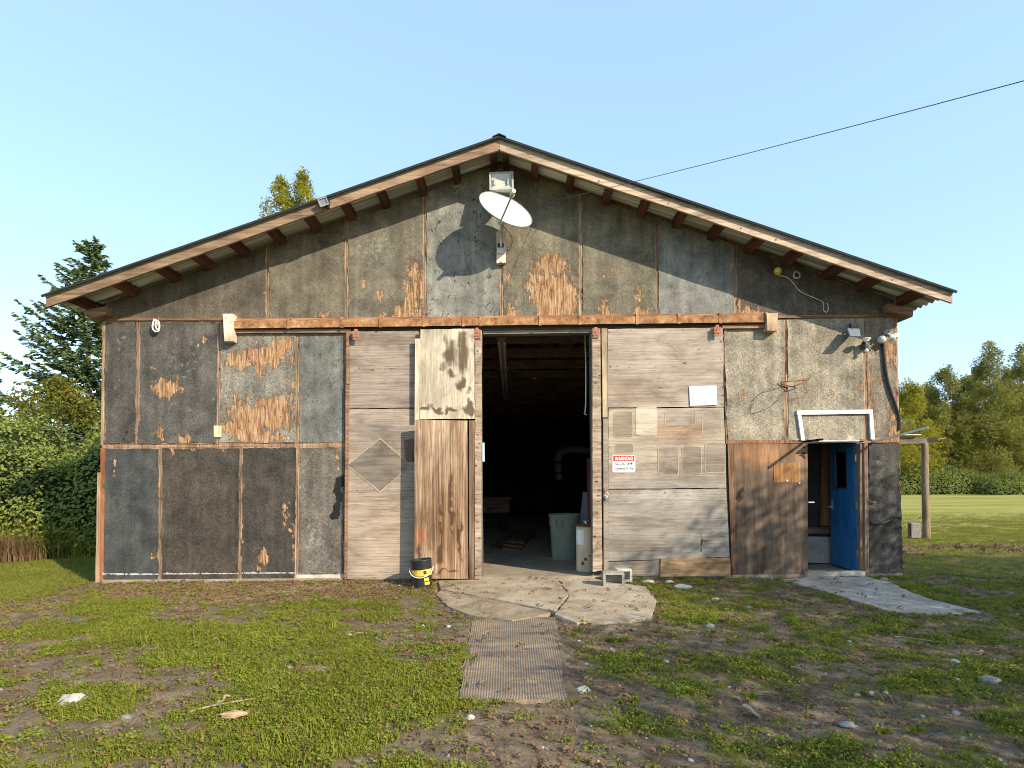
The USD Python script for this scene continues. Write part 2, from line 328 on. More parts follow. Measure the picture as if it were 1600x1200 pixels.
mat('soil', {'g': ('geometry', {}),
             'n': ('noise_texture', {'scale': 3.0, 'detail': 9.0, 'roughness': .7}),
             'r': ('rgb_ramp', {'ramp': [(.3, (.085, .06, .037)), (.5, (.175, .13, .085)), (.7, (.29, .225, .15))]}),
             'n4': ('noise_texture', {'scale': 34.0, 'detail': 8.0, 'roughness': .8}),
             'r4': ('rgb_ramp', {'ramp': [(.3, (.45, .45, .45)), (.5, (1, 1, 1)), (.7, (1.7, 1.68, 1.6))]}),
             'x4': ('mix_color', {'blend_type': 'multiply', 'fac': 1.0, 'use_clamp': False}),
             'st': ('attribute', {'attribute': 'straw'}), 'xs': ('mix_color', {'use_clamp': False}), 'ns': ('noise_texture', {'scale': 22.0, 'detail': 6.0, 'roughness': .75}),
             'rs': ('rgb_ramp', {'ramp': [(.3, (.10, .06, .03)), (.5, (.26, .175, .10)), (.7, (.46, .35, .21))]}),
             'gr': ('attribute', {'attribute': 'green'}), 'xg': ('mix_color', {'use_clamp': False}), 'ng': ('noise_texture', {'scale': 9.0, 'detail': 7.0, 'roughness': .7}),
             'rg': ('rgb_ramp', {'ramp': [(.3, (.05, .06, .010)), (.5, (.125, .14, .02)), (.7, (.20, .20, .045))]}),
             'ga': ('math', {'math_type': 'add'}), 'gs': ('math', {'math_type': 'subtract', 'value2': .5}), 'gm': ('map_range', {'range_type': 'smoothstep', 'from_min': .25, 'from_max': .75, 'to_min': 0., 'to_max': .92, 'clamp': True}),
             'lw': ('attribute', {'attribute': 'lawn'}), 'xl': ('mix_color', {'use_clamp': False}), 'nl': ('noise_texture', {'scale': .35, 'detail': 9.0, 'roughness': .68}),
             'ml': ('mapping', {'scale': (.5, 1.6, 1)}),
             'rl': ('rgb_ramp', {'ramp': [(.32, (.15, .16, .02)), (.46, (.24, .235, .04)), (.58, (.33, .28, .09)), (.70, (.38, .28, .13))]}),
             'b': ('bump', {'strength': .8, 'distance': .03}),
             'p': ('principled_bsdf', {'roughness': .95, 'specular_ior_level': .1})},
    [('g.position', 'n.vector'), ('n.fac', 'r.fac'), ('g.position', 'n4.vector'), ('n4.fac', 'r4.fac'), ('r.color', 'x4.a'), ('r4.color', 'x4.b'),
     ('g.position', 'ns.vector'), ('ns.fac', 'rs.fac'), ('x4.result', 'xs.a'), ('rs.color', 'xs.b'), ('st.fac', 'xs.fac'),
     ('g.position', 'ng.vector'), ('ng.fac', 'rg.fac'), ('ng.fac', 'gs.value1'), ('gs.value', 'ga.value1'), ('gr.fac', 'ga.value2'), ('ga.value', 'gm.value'),
     ('xs.result', 'xg.a'), ('rg.color', 'xg.b'), ('gm.result', 'xg.fac'),
     ('g.position', 'ml.vector'), ('ml.vector', 'nl.vector'), ('nl.fac', 'rl.fac'), ('xg.result', 'xl.a'), ('rl.color', 'xl.b'), ('lw.fac', 'xl.fac'),
     ('xl.result', 'p.base_color'), ('n4.fac', 'b.height'), ('b.normal', 'p.normal')])

def leafmat(name, ramp, trans=.35, rough=.6, scale=.8):
    mat(name, {'g': ('geometry', {}), 'r': ('rgb_ramp', {'ramp': ramp}),
               'n': ('noise_texture', {'scale': scale, 'detail': 3.0}), 'a': ('math', {'math_type': 'multiply_add', 'value2': .55}),
               'k': ('math', {'math_type': 'multiply', 'value2': .5}),
               'p': ('principled_bsdf', {'roughness': rough, 'specular_ior_level': .25}), 't': ('translucent_bsdf', {}), 'm': ('mix_closure', {'fac': trans})},
        [('g.random_per_island', 'a.value1'), ('g.position', 'n.vector'), ('n.fac', 'k.value1'), ('k.value', 'a.value3'), ('a.value', 'r.fac'),
         ('r.color', 'p.base_color'), ('r.color', 't.color'), ('p.BSDF', 'm.closure1'), ('t.BSDF', 'm.closure2')], surface='m.closure')
leafmat('grass_blade', [(0.12, (0.15, 0.157, 0.018)), (0.42, (0.277, 0.286, 0.028)), (0.68, (0.392, 0.364, 0.05)), (0.92, (0.485, 0.381, 0.157))], .35, .6, 1.2)
leafmat('clover_leaf', [(0.12, (0.133, 0.154, 0.015)), (0.5, (0.26, 0.286, 0.026)), (0.85, (0.387, 0.363, 0.05))], .3, .6, 1.0)
leafmat('lawn_blade', [(.15, (.17, .18, .02)), (.5, (.27, .26, .04)), (.9, (.38, .32, .10))], .35, .6, 1.2)
leafmat('dry_grass', [(.2, (.17, .105, .045)), (.5, (.30, .205, .10)), (.9, (.44, .33, .19))], .3)
leafmat('fir_needle', [(0.15, (0.077, 0.115, 0.048)), (0.5, (0.179, 0.242, 0.091)), (0.9, (0.355, 0.4, 0.134))], .12, .7, .5)
leafmat('alder_leaf', [(0.12, (0.137, 0.146, 0.029)), (0.45, (0.332, 0.312, 0.054)), (0.75, (0.548, 0.455, 0.083)), (0.97, (0.6, 0.559, 0.104))], .4)
leafmat('alder_yellow', [(0.15, (0.228, 0.214, 0.02)), (0.5, (0.426, 0.359, 0.034)), (0.95, (0.6, 0.455, 0.055))], .4)
leafmat('poplar_leaf', [(0.15, (0.2, 0.203, 0.021)), (0.5, (0.424, 0.365, 0.03)), (0.95, (0.6, 0.547, 0.061))], .4)
leafmat('bramble_leaf', [(0.12, (0.103, 0.131, 0.026)), (0.45, (0.288, 0.326, 0.06)), (0.8, (0.576, 0.544, 0.109)), (0.98, (0.6, 0.461, 0.191))], .25)
leafmat('shrub_olive', [(0.15, (0.111, 0.115, 0.017)), (0.5, (0.255, 0.223, 0.029)), (0.9, (0.413, 0.317, 0.05))], .35)
leafmat('dry_leaf', [(.2, (.13, .075, .035)), (.5, (.28, .18, .095)), (.9, (.46, .35, .21))], .1)

# ------------------------------------------------------------------ mesh helpers
def blobs(u, v, items, base=0.0):
    """Soft ellipses (cx, cy, rx, ry, amount) in photograph pixels, on the surface they stand on."""
    f = np.full(np.shape(u), base, float)
    for cx, cy, rx, ry, a in items:
        d = np.sqrt(((u - cx) / rx) ** 2 + ((v - cy) / ry) ** 2)
        f = np.maximum(f, base + a * np.clip(1.35 - d, 0, 1))
    return f

def hexa(front, back):
    v = np.vstack([front, back])
    f = [[0, 1, 2], [0, 2, 3], [4, 6, 5], [4, 7, 6], [0, 4, 5], [0, 5, 1], [1, 5, 6], [1, 6, 2], [2, 6, 7], [2, 7, 3], [3, 7, 4], [3, 4, 0]]
    m = trimesh.Trimesh(v, f, process=False)
    if m.volume < 0: m.invert()
    return m

def slab4(quad, y, thick):
    """A board standing on the facade: quad of 4 photograph pixels (any winding), front face at depth y."""
    f = np.array([P(a, b, y) for a, b in quad])
    b = f.copy(); b[:, 1] += thick
    return hexa(f, b)

def cat(*ms):
    return trimesh.util.concatenate([m for m in ms])

def bx(lo, hi):
    m = trimesh.creation.box(np.subtract(hi, lo)); m.apply_translation((np.array(lo) + np.array(hi)) / 2); return m

def beam(a, b, w, h, upv=(0, 0, 1)):
    a, b = np.array(a, float), np.array(b, float)
    d = b - a; L = np.linalg.norm(d); d /= L
    s = np.cross(d, upv); s /= np.linalg.norm(s); t = np.cross(s, d)
    m = trimesh.creation.box((L, w, h))
    T = np.eye(4); T[:3, 0], T[:3, 1], T[:3, 2], T[:3, 3] = d, s, t, (a + b) / 2
    m.apply_transform(T); return m

def tube(pts, r, n=8, closed_ends=True):
    pts = np.asarray(pts, float); r = np.broadcast_to(r, len(pts))
    t = np.gradient(pts, axis=0); t /= np.maximum(np.linalg.norm(t, axis=1, keepdims=True), 1e-9)
    ref = np.array([0, 0, 1.0]) if abs(t[0][2]) < .9 else np.array([1.0, 0, 0])
    vs = []
    for p, d, rr in zip(pts, t, r):
        s = np.cross(d, ref); s /= max(np.linalg.norm(s), 1e-9); q = np.cross(s, d)
        a = np.arange(n) / n * 2 * np.pi
        vs.append(p + rr * (np.cos(a)[:, None] * s + np.sin(a)[:, None] * q))
    v = np.vstack(vs); f = []
    for i in range(len(pts) - 1):
        for k in range(n):
            a, b = i * n + k, i * n + (k + 1) % n
            f += [[a, b, b + n], [a, b + n, a + n]]
    if closed_ends:
        c0, c1 = len(v), len(v) + 1
        v = np.vstack([v, pts[0], pts[-1]]); o = (len(pts) - 1) * n
        for k in range(n):
            f += [[c0, (k + 1) % n, k], [c1, o + k, o + (k + 1) % n]]
    m = trimesh.Trimesh(v, f, process=False)
    return m

def spline(pts, n=24):
    pts = np.asarray(pts, float)
    from scipy.interpolate import CubicSpline
    s = np.r_[0, np.cumsum(np.linalg.norm(np.diff(pts, axis=0), axis=1))]
    return CubicSpline(s, pts)(np.linspace(0, s[-1], n))

def lathe(profile, n=32):
    pr = np.array(profile, float); a = np.arange(n) / n * 2 * np.pi
    v = np.vstack([np.c_[r * np.cos(a), r * np.sin(a), np.full(n, z)] for r, z in pr]); f = []
    for i in range(len(pr) - 1):
        for k in range(n):
            p, q = i * n + k, i * n + (k + 1) % n
            f += [[p, q, q + n], [p, q + n, p + n]]
    return trimesh.Trimesh(v, f, process=False)

def moved(m, loc=(0, 0, 0), rx=0, ry=0, rz=0):
    m = m.copy()
    for ang, ax in ((rx, (1, 0, 0)), (ry, (0, 1, 0)), (rz, (0, 0, 1))):
        if ang: m.apply_transform(trimesh.transformations.rotation_matrix(ang, ax))
    m.apply_translation(loc); return m

_seed = [0]
def sheet(parent, name, quad, y, thick, matname, step=.03, jitter=.006, wave=.002, tone=(1, 1, 1), peel=None, stain=None, crack=0., grain=1.,
          tar=None, white=None, scuff=None, label=None, peel0=-.08, edge_peel=.5, stain0=-.3, ys=None, tonevar=None):
    """A panel on the facade: quad of photograph pixels TL, TR, BR, BL; a finely divided front with uneven edges, a thickness, and wear fields."""
    _seed[0] += 1; sd = _seed[0]
    ys = ys or (y, y, y, y)
    c = np.array([P(a, b, yy) for (a, b), yy in zip(quad, ys)])
    w = max(np.linalg.norm(c[1] - c[0]), np.linalg.norm(c[2] - c[3])); h = max(np.linalg.norm(c[3] - c[0]), np.linalg.norm(c[2] - c[1]))
    nx, nz = max(3, int(w / step)), max(3, int(h / step))
    s, t = np.meshgrid(np.linspace(0, 1, nx + 1), np.linspace(0, 1, nz + 1))
    pos = ((1 - s) * (1 - t))[..., None] * c[0] + (s * (1 - t))[..., None] * c[1] + (s * t)[..., None] * c[2] + ((1 - s) * t)[..., None] * c[3]
    q = np.stack([pos[..., 0] * 7, pos[..., 2] * 7, np.full(s.shape, sd * 3.7)], -1)
    jx = (meshkit.fbm(q, 4, sd) - .5) * 4 * jitter; jz = (meshkit.fbm(q + 31, 4, sd) - .5) * 4 * jitter
    ex = np.clip(1 - np.minimum(s, 1 - s) * nx / 1.5, 0, 1); ez = np.clip(1 - np.minimum(t, 1 - t) * nz / 1.5, 0, 1)
    pos[..., 0] += jx * ex; pos[..., 2] += jz * ez
    pos[..., 1] += (meshkit.fbm(q * .35, 3, sd + 9) - .5) * 2 * wave
    if matname == 'felt':      # edges that lift and curl
        de = np.minimum(np.minimum(s, 1 - s) * w, np.minimum(t, 1 - t) * h)
        pos[..., 1] -= np.clip(1 - de / .05, 0, 1) ** 2 * np.clip((meshkit.fbm(q * 1.2 + 77, 3, sd) - .53) * 5, 0, 1) * .022
    n = (nx + 1) * (nz + 1); v = pos.reshape(-1, 3)
    i = np.arange(n).reshape(nz + 1, nx + 1)
    a, b, cc, d = i[:-1, :-1].ravel(), i[:-1, 1:].ravel(), i[1:, 1:].ravel(), i[1:, :-1].ravel()
    f = [np.stack([a, d, cc], 1), np.stack([a, cc, b], 1)]
    loop = np.r_[i[0, :], i[1:, -1], i[-1, -2::-1], i[-2:0:-1, 0]]
    m = len(loop)
    e0 = v[loop]; e1 = e0.copy(); e1[:, 1] += thick
    k = np.arange(m); k2 = (k + 1) % m
    f += [np.stack([n + k, n + k2, n + m + k2], 1), np.stack([n + k, n + m + k2, n + m + k], 1)]
    v = np.vstack([v, e0, e1]); f = np.vstack(f)
    # back
    if matname != 'felt':
     bc = len(v); v = np.vstack([v, e1.mean(0)])
     bl = len(v); v = np.vstack([v, e1]); f = np.vstack([f, np.stack([bl + k2, bl + k, np.full(m, bc)], 1)[:, ::-1]])
    U, V = proj(v); Ur, Vr = U, V
    qw = np.stack([U / 11, V / 15, U * 0 + sd], -1)
    U = U + (meshkit.fbm(qw, 4, 51) - .5) * 20; V = V + (meshkit.fbm(qw + 19, 4, 52) - .5) * 26
    at = {'tone': np.tile(np.array(tone, float) * ((1.24, 1.17, 1.07) if matname == 'felt' else (1, 1, 1)), (len(v), 1))}
    if tonevar:
        for bx_, amt in tonevar:
            kf = blobs(U, V, [(*bx_, 1.0)])[:, None]
            at['tone'] = at['tone'] * (1 - kf) + np.array(amt) * kf
    if matname == 'felt':
        
        ed = np.minimum(np.minimum(s, 1 - s) * w, np.minimum(t, 1 - t) * h).ravel(); ed = np.r_[ed, np.zeros(len(v) - len(ed))]
        brk = np.clip((meshkit.fbm(v * [2.2, 0, 2.2] + sd * 5.1, 3, sd + 40) - .42) * 4, 0, 1)
        at['peel'] = np.maximum(blobs(U, V, [(a_, b_, c_ * 1.12, d_ * 1.12, e_ * 1.18) for a_, b_, c_, d_, e_ in (peel or [])], peel0), edge_peel * np.clip(1 - ed / .055, 0, 1) * brk); at['crack'] = np.full(len(v), crack); at['rough_grain'] = np.full(len(v), grain)
        at['tar'] = np.maximum(blobs(U, V, [k for k in (tar or []) if max(k[2:4]) > 7], -.6), blobs(Ur, Vr, [k for k in (tar or []) if max(k[2:4]) <= 7], -.6)); at['whitewash'] = blobs(Ur, Vr, white or [], -.9); at['scuff'] = blobs(U, V, scuff or [], 0)
    else:
        at['stain'] = np.maximum(blobs(U, V, [k for k in (stain or []) if max(k[2:4]) > 6], stain0), blobs(Ur, Vr, [k for k in (stain or []) if max(k[2:4]) <= 6], stain0))
    return part(parent, name, (v, f), matname, smooth=True, attrs=at, label=label)

def wpart(parent, name, mesh, matname, tone=(1, 1, 1), stain=-.3, smooth=False, **kw):
    """A wooden part: carries an even tone and stain."""
    n = len(mesh.vertices if hasattr(mesh, 'vertices') else mesh[0])
    return part(parent, name, mesh, matname, smooth=bool(smooth), attrs={'tone': np.tile(np.array(tone, float), (n, 1)), 'stain': np.full(n, stain)}, **kw)

def rt(lo=.8, hi=1.2):
    k = RNG.uniform(lo, hi); return (k, k * RNG.uniform(.96, 1.03), k * RNG.uniform(.92, 1.05))
#==PART2==
# ------------------------------------------------------------------ the barn
FY = -0.62                     # plane of the gable fascia
apex, lend, rend = P(780, 218, FY), P(72, 464.5, FY), P(1488, 458, FY)
DEPTH = 17.0
def zroof(X):
    X = np.asarray(X, float)
    return np.where(X < apex[0], np.interp(X, [lend[0], apex[0]], [lend[2], apex[2]]), np.interp(X, [apex[0], rend[0]], [apex[2], rend[2]]))
def soff(u):                    # photograph row of the roof's underside on the facade at column u
    X = P(u, 400, 0)[0]
    return proj(np.array([X, 0, float(zroof(X)) - .012]))[1]

barn = thing('barn', 'old gable-roofed barn clad in peeling grey roofing felt with sliding plywood doors', 'barn')
FLOOR = 0.045

# felt-covered plywood sheets, seam to seam (TL, TR, BR, BL)
OL, GR, BL, DK, DB, LG, MG = (.105, .096, .075), (.10, .095, .082), (.118, .124, .125), (.060, .058, .055), (.060, .053, .046), (.215, .20, .165), (.15, .143, .125)
def gq(a, b, va, vb, sh=0):
    return [(a, soff(a)), (b, soff(b)), (b + sh, vb), (a + sh, va)]
cells = [
    # gable row
    dict(q=gq(166, 418, 499, 499), tone=(.075, .068, .056), grain=.8, scuff=[(300, 470, 80, 20, .05)]),
    dict(q=gq(418, 541, 499, 499, 1), tone=OL, grain=.7, peel=[(475, 467, 9, 8, .42), (505, 493, 14, 12, .52), (470, 480, 10, 8, .40)], scuff=[(500, 430, 40, 40, .06)]),
    dict(q=gq(541, 663, 499, 499, 1), tone=(.11, .104, .085), grain=.7, peel=[(647, 455, 22, 55, .66), (640, 488, 32, 22, .72), (597, 463, 13, 11, .55), (568, 437, 9, 20, .54), (596, 491, 12, 12, .6), (615, 478, 12, 18, .45), (622, 420, 5, 8, .4)],
         scuff=[(585, 385, 35, 40, .22), (600, 350, 30, 20, .18)]),
    dict(q=gq(663, 783, 499, 498, 1), tone=(.155, .16, .152), grain=.45, crack=1., peel0=-.1, peel=[(690, 420, 5, 4, .45)]),
    dict(q=gq(783, 907, 498, 497, 1), tone=(.115, .108, .085), grain=.8, peel=[(868, 465, 38, 48, .95), (860, 412, 28, 16, .8), (835, 440, 18, 30, .6), (800, 485, 14, 22, .62), (797, 440, 6, 30, .4)]),
    dict(q=gq(907, 1026, 497, 496, 1), tone=(.115, .108, .083), grain=.7, peel=[(945, 488, 10, 24, .72), (963, 495, 22, 7, .62), (1002, 488, 17, 16, .75), (998, 463, 6, 20, .55), (948, 430, 6, 7, .6), (925, 432, 6, 5, .5), (968, 470, 5, 12, .5), (1012, 458, 4, 5, .5), (930, 495, 14, 5, .5)],
         tar=[(1003, 433, 4, 3, 1.1), (920, 418, 3, 4, 1.0), (947, 432, 3, 6, .9)]),
    dict(q=gq(1026, 1149, 496, 495, 1), tone=(.15, .157, .152), grain=.4, crack=.5, peel0=-.1, tar=[(1067, 412, 4, 4, 1.1), (1069, 428, 4, 4, 1.1), (1060, 455, 4, 2, .9)]),
    dict(q=gq(1149, 1400, 495, 493), tone=(.078, .069, .058), grain=.9, peel=[(1170, 491, 28, 10, .85), (1155, 480, 8, 16, .6)]),
    # upper wall, left
    dict(q=[(163, 501), (217, 501), (214, 695), (160, 696)], tone=(.058, .057, .055), grain=.9, scuff=[(188, 540, 15, 30, .16), (185, 600, 30, 20, .12)], tar=[(196, 682, 8, 7, 1.1)]),
    dict(q=[(217, 501), (343, 501), (341, 694), (214, 695)], tone=(.068, .067, .064), grain=.85, crack=.25,
         peel=[(262, 607, 26, 13, .88), (272, 598, 6, 10, .7), (249, 676, 8, 20, .78), (289, 686, 11, 9, .78), (241, 571, 7, 5, .62), (314, 533, 7, 4, .62), (286, 574, 4, 4, .55), (207, 585, 5, 4, .5)],
         scuff=[(290, 560, 60, 70, .14), (300, 630, 50, 40, .12)], white=[(316, 547, 4, 2, 1.2)]),
    dict(q=[(343, 501), (466, 501), (464, 693), (341, 694)], tone=(.16, .155, .14), grain=1.,
         peel=[(420, 556, 42, 20, .85), (372, 562, 30, 12, .8), (440, 545, 24, 18, .8), (405, 575, 14, 18, .6), (410, 650, 60, 26, .8), (380, 672, 45, 20, .75), (432, 630, 34, 20, .72), (375, 628, 30, 14, .6), (410, 686, 55, 10, .8), (458, 590, 6, 70, .5)],
         tar=[(449, 637, 7, 10, .7), (375, 688, 12, 8, .7)]),
    dict(q=[(466, 501), (541, 501), (541, 693), (464, 693)], tone=(.112, .118, .117), grain=.6, crack=.75, peel0=-.1),
    # lower wall, left
    dict(q=[(160, 699), (251, 699), (250, 909), (157, 911)], tone=(.046, .050, .052), grain=.7, white=[(200, 897, 200, 2.6, 1.7)], crack=.2,
         peel=[(176, 735, 4, 12, .68), (240, 866, 14, 5, .58), (165, 897, 8, 10, .6)], scuff=[(205, 770, 40, 40, .10)]),
    dict(q=[(251, 699), (377, 698), (375, 908), (250, 909)], tone=(.050, .044, .038), grain=1., white=[(315, 896, 260, 2.6, 1.7)], peel=[(310, 700, 60, 4, .5), (268, 706, 6, 8, .6)]),
    dict(q=[(377, 698), (466, 697), (463, 907), (375, 908)], tone=(.047, .043, .039), grain=1., white=[(420, 895, 200, 2.6, 1.7)],
         peel=[(445, 800, 6, 24, .66), (452, 790, 4, 10, .6), (412, 872, 7, 14, .68), (400, 886, 5, 7, .55), (458, 830, 5, 12, .6), (458, 860, 5, 20, .5)], scuff=[(400, 855, 26, 22, .12)]),
    dict(q=[(466, 697), (541, 697), (539, 897), (464, 898)], tone=(.105, .098, .088), grain=1.,
         tar=[(529, 780, 10, 30, 1.7), (533, 755, 9, 14, 1.5), (524, 795, 12, 16, 1.5), (528, 765, 13, 16, 1.4)], scuff=[(490, 840, 30, 40, .2), (472, 770, 10, 30, .2), (500, 870, 40, 30, .16)], peel=[(530, 715, 3, 18, .6)],
         white=[(488, 707, 10, 1.5, 1.6)]),
    # upper wall, right
    dict(q=[(1128, 500), (1227, 498), (1229, 690), (1134, 691)], tone=LG, grain=1., peel=[(1159, 619, 6, 6, .66), (1165, 616, 5, 8, .5), (1190, 583, 2, 6, .5)], tar=[(1157, 621, 3, 4, 1.0)]),
    dict(q=[(1227, 498), (1351, 496), (1353, 689), (1229, 690)], tone=(.21, .195, .16), grain=1.,
         peel=[(1299, 612, 6, 6, .62), (1250, 630, 5, 14, .62), (1255, 598, 6, 8, .58), (1260, 612, 4, 6, .55), (1285, 630, 2, 12, .5), (1345, 600, 6, 60, .52)]),
    dict(q=[(1351, 496), (1402, 495), (1406, 688), (1353, 689)], tone=(.16, .14, .115), grain=1.,
         peel=[(1393, 545, 12, 40, .62), (1397, 640, 14, 50, .60), (1372, 545, 14, 14, .52), (1362, 610, 8, 60, .55), (1378, 600, 5, 6, .55), (1398, 680, 16, 10, .75)], tar=[(1379, 577, 2, 4, .9)], white=[(1397, 510, 4, 6, 1.0)]),
]
for c in cells:
    q = c.pop('q')
    cx = sum(a for a, b in q) / 4; cy = sum(b for a, b in q) / 4
    def inset(q, dx, dy):
        (a, b, cc, d) = q
        return [(a[0] + dx, a[1] + dy), (b[0] - dx, b[1] + dy), (cc[0] - dx, cc[1] - dy), (d[0] + dx, d[1] - dy)]
    wpart(barn, 'plywood_sheet', slab4(inset(q, .35, .35), 0.0, .018), 'sheathing_wood', tone=rt(.7, 1.15), stain=RNG.uniform(-.12, .06))
    sheet(barn, 'felt_panel', inset(q, 3.0, 2.2), -.009, .008, 'felt', step=.024, jitter=.011, wave=.006, **c)
# dark lower right panel with a broken corner
sheet(barn, 'felt_panel', [(1357, 693), (1405, 692), (1411, 896), (1357, 898)], -.012, .02, 'felt', step=.024, jitter=.012, wave=.012, tone=(.056, .055, .052), grain=1.,
      tar=[(1362, 785, 6, 3, 1.0), (1398, 742, 8, 3, .8), (1402, 790, 6, 2, .9), (1380, 855, 7, 3, .6)], scuff=[(1380, 720, 25, 20, .16), (1375, 770, 20, 50, .1)], label='near-black felt panel on the corner right of the blue door')
wpart(barn, 'plywood_sheet', slab4([(1355, 691), (1406, 690), (1409, 880), (1356, 897)], .010, .018), 'sheathing_wood', tone=(.5, .5, .5))

# what closes the front behind the sheets
o1, o2 = (P(755, 900)[0], P(925, 900)[0]), (P(1263, 900)[0], P(1344, 900)[0])
XL, XR = P(161, 600)[0], P(1405, 600)[0]
pts = [(XL, 0.0), (XR, 0.0), (XR, float(zroof(XR)) - .05), (apex[0], apex[2] - .05), (XL, float(zroof(XL)) - .05)]
poly = Polygon(pts).difference(sbox(o1[0], -1, o1[1], P(800, 519)[2])).difference(sbox(o2[0], -1, o2[1], P(1300, 692)[2]))
for g in getattr(poly, 'geoms', [poly]):
    m = trimesh.creation.extrude_polygon(g, .05, engine='earcut')
    v = m.vertices.copy(); m = trimesh.Trimesh(np.c_[v[:, 0], .024 + .05 - v[:, 2], v[:, 1]], m.faces, process=False)
    if m.volume < 0: m.invert()
    part(barn, 'front_wall', m, 'back_cover')
part(barn, 'foundation', slab4([(463, 898), (541, 897), (541, 912), (463, 912)], .004, .018), 'foundation', label='pale foundation strip bared below a felt panel')

# trims of the front
for a, b, c_, d in (((163, 496.5), (540, 496.5), (540, 500.5), (163, 500.5)), ((1216, 492.5), (1400, 490.5), (1400, 495), (1216, 497))):
    wpart(barn, 'trim_board', slab4([a, b, c_, d], -.028, .028), 'ledger_wood', tone=(1.0, .85, .7))
for a, b, c_, d in (((160, 695.5), (343, 694.5), (343, 698), (160, 700)), ((343, 694.0), (541, 692.5), (541, 697), (343, 698))):
    wpart(barn, 'trim_board', slab4([a, b, c_, d], -.003, .018), 'trim_wood', tone=(1.1, .95, .85))
wpart(barn, 'trim_board', slab4([(1134, 688), (1258, 687), (1258, 692), (1134, 693)], -.016, .016), 'trim_wood', tone=(.95, .7, .55))
wpart(barn, 'trim_board', slab4([(1366, 684), (1406, 683.5), (1406, 691), (1344, 692)], -.016, .016), 'trim_wood', tone=(1.1, .85, .65))
wpart(barn, 'corner_board', slab4([(160, 502), (164, 502), (161, 696), (157.5, 696)], -.012, .04), 'trim_wood')
wpart(barn, 'corner_board', slab4([(157, 700), (164, 700), (161, 908), (155, 909)], -.016, .04), 'corner_red', tone=(1.1, 1.05, 1.0), label='red-brown corner board')
wpart(barn, 'corner_board', slab4([(152, 738), (156.5, 738), (154, 911), (149, 912)], -.03, .05), 'post_wood', tone=(1.5, 1.4, 1.3))
for (x, y) in ((340, 674),):
    wpart(barn, 'wood_block', slab4([(x - 6, y - 9), (x + 5, y - 9), (x + 5, y + 9), (x - 6, y + 9)], -.03, .03), 'pale_block', tone=(.85, .8, .7))

# --- left sliding door
ld = sub(barn, 'sliding_door', 'left sliding plywood door with a narrow leaf standing proud of it')
def nailrow(p0, p1, n, rx=2.2, ry=1.6, amt=.95, jit=1.5):
    return [(p0[0] + (p1[0] - p0[0]) * t + RNG.normal(0, jit), p0[1] + (p1[1] - p0[1]) * t + RNG.normal(0, jit * .6), rx * RNG.uniform(.8, 1.7), ry * RNG.uniform(.9, 1.5), amt * 1.35 * RNG.uniform(.7, 1.1)) for t in np.linspace(0, 1, n)]
st = nailrow((552, 575), (632, 580), 9, amt=.7) + nailrow((550, 560), (560, 900), 10, amt=.6) + nailrow((560, 525), (640, 545), 8, 6, 2, .5, 6) + [(600, 590, 20, 2, .4), (575, 640, 40, 16, .30), (590, 636, 60, 6, .36)]
sheet(ld, 'plywood_sheet', [(547, 518), (655, 517), (655, 637), (546, 638)], -.05, .02, 'plywood_tan', step=.013, jitter=.003, stain=st, tone=(.86, .86, .88), tonevar=[((600, 530, 70, 14), (.62, .6, .6))])
sheet(ld, 'plywood_sheet', [(546, 639.5), (655, 638.5), (655, 906), (541, 905)], -.05, .02, 'plywood_tan', step=.02, jitter=.003,
      stain=nailrow((550, 766), (640, 764), 9, 2, 1.3) + nailrow((548, 890), (640, 890), 10, 2, 1.2, .6) + [(570, 660, 40, 14, .25)],
      tone=(.98, .95, .93), tonevar=[((590, 675, 80, 24), (.72, .74, .76)), ((600, 840, 50, 60), (1.12, 1.06, 1.0))])
dia = [(594, 686), (641, 727), (594, 768), (543, 727)]
wpart(ld, 'diamond_panel', slab4(dia, -.056, .006), 'plywood_grey', tone=(.62, .60, .58), label='grey diamond patch on the left door')
dcx = np.mean(dia, 0)
for k in range(4):
    a, b = np.array(dia[k]), np.array(dia[(k + 1) % 4])
    o = lambda p, s: tuple(dcx + (np.array(p) - dcx) * s)
    wpart(ld, 'diamond_edge', slab4([o(a, 1.045), o(b, 1.045), o(b, .995), o(a, .995)], -.058, .008), 'plywood_pale', tone=(.72, .70, .68))
wpart(ld, 'repair_patch', slab4([(632, 687), (649, 685), (649, 722), (632, 722)], -.055, .005), 'plywood_brown', tone=(1.3, 1.3, 1.3))
for q in ([(541, 517), (546.4, 517), (546, 600), (541, 600)], [(540, 601), (545.6, 601), (542, 905), (538, 905)]):
    wpart(ld, 'edge_board', slab4(q, -.075, .045), 'ledger_wood', tone=(1.2, 1.0, .85))
sheet(ld, 'leaf_panel', [(657, 514.5), (741, 513.5), (741.5, 654), (655, 655)], -.14, .02, 'plywood_pale', step=.013, jitter=.003,
      stain=[(724, 558, 20, 50, 1.1), (703, 553, 19, 28, 1.08), (712, 538, 32, 20, 1.04), (722, 525, 20, 22, 1.08), (722, 600, 10, 15, 1.28), (693, 573, 11, 16, 1.08), (707, 586, 10, 12, 1.03), (668, 641, 14, 9, 1.18), (684, 643, 14, 8, 1.18), (705, 644, 16, 8, 1.23), (657, 643, 10, 6, 1.08), (732, 638, 14, 18, 1.38), (735, 612, 9, 18, 1.08)],
      label='pale upper panel of the narrow leaf, with dark water stains')
wpart(ld, 'leaf_strip', slab4([(648.5, 529), (656.5, 529), (654.6, 656), (648, 656)], -.142, .022), 'plywood_pale', tone=(1.1, 1.05, 1.0))
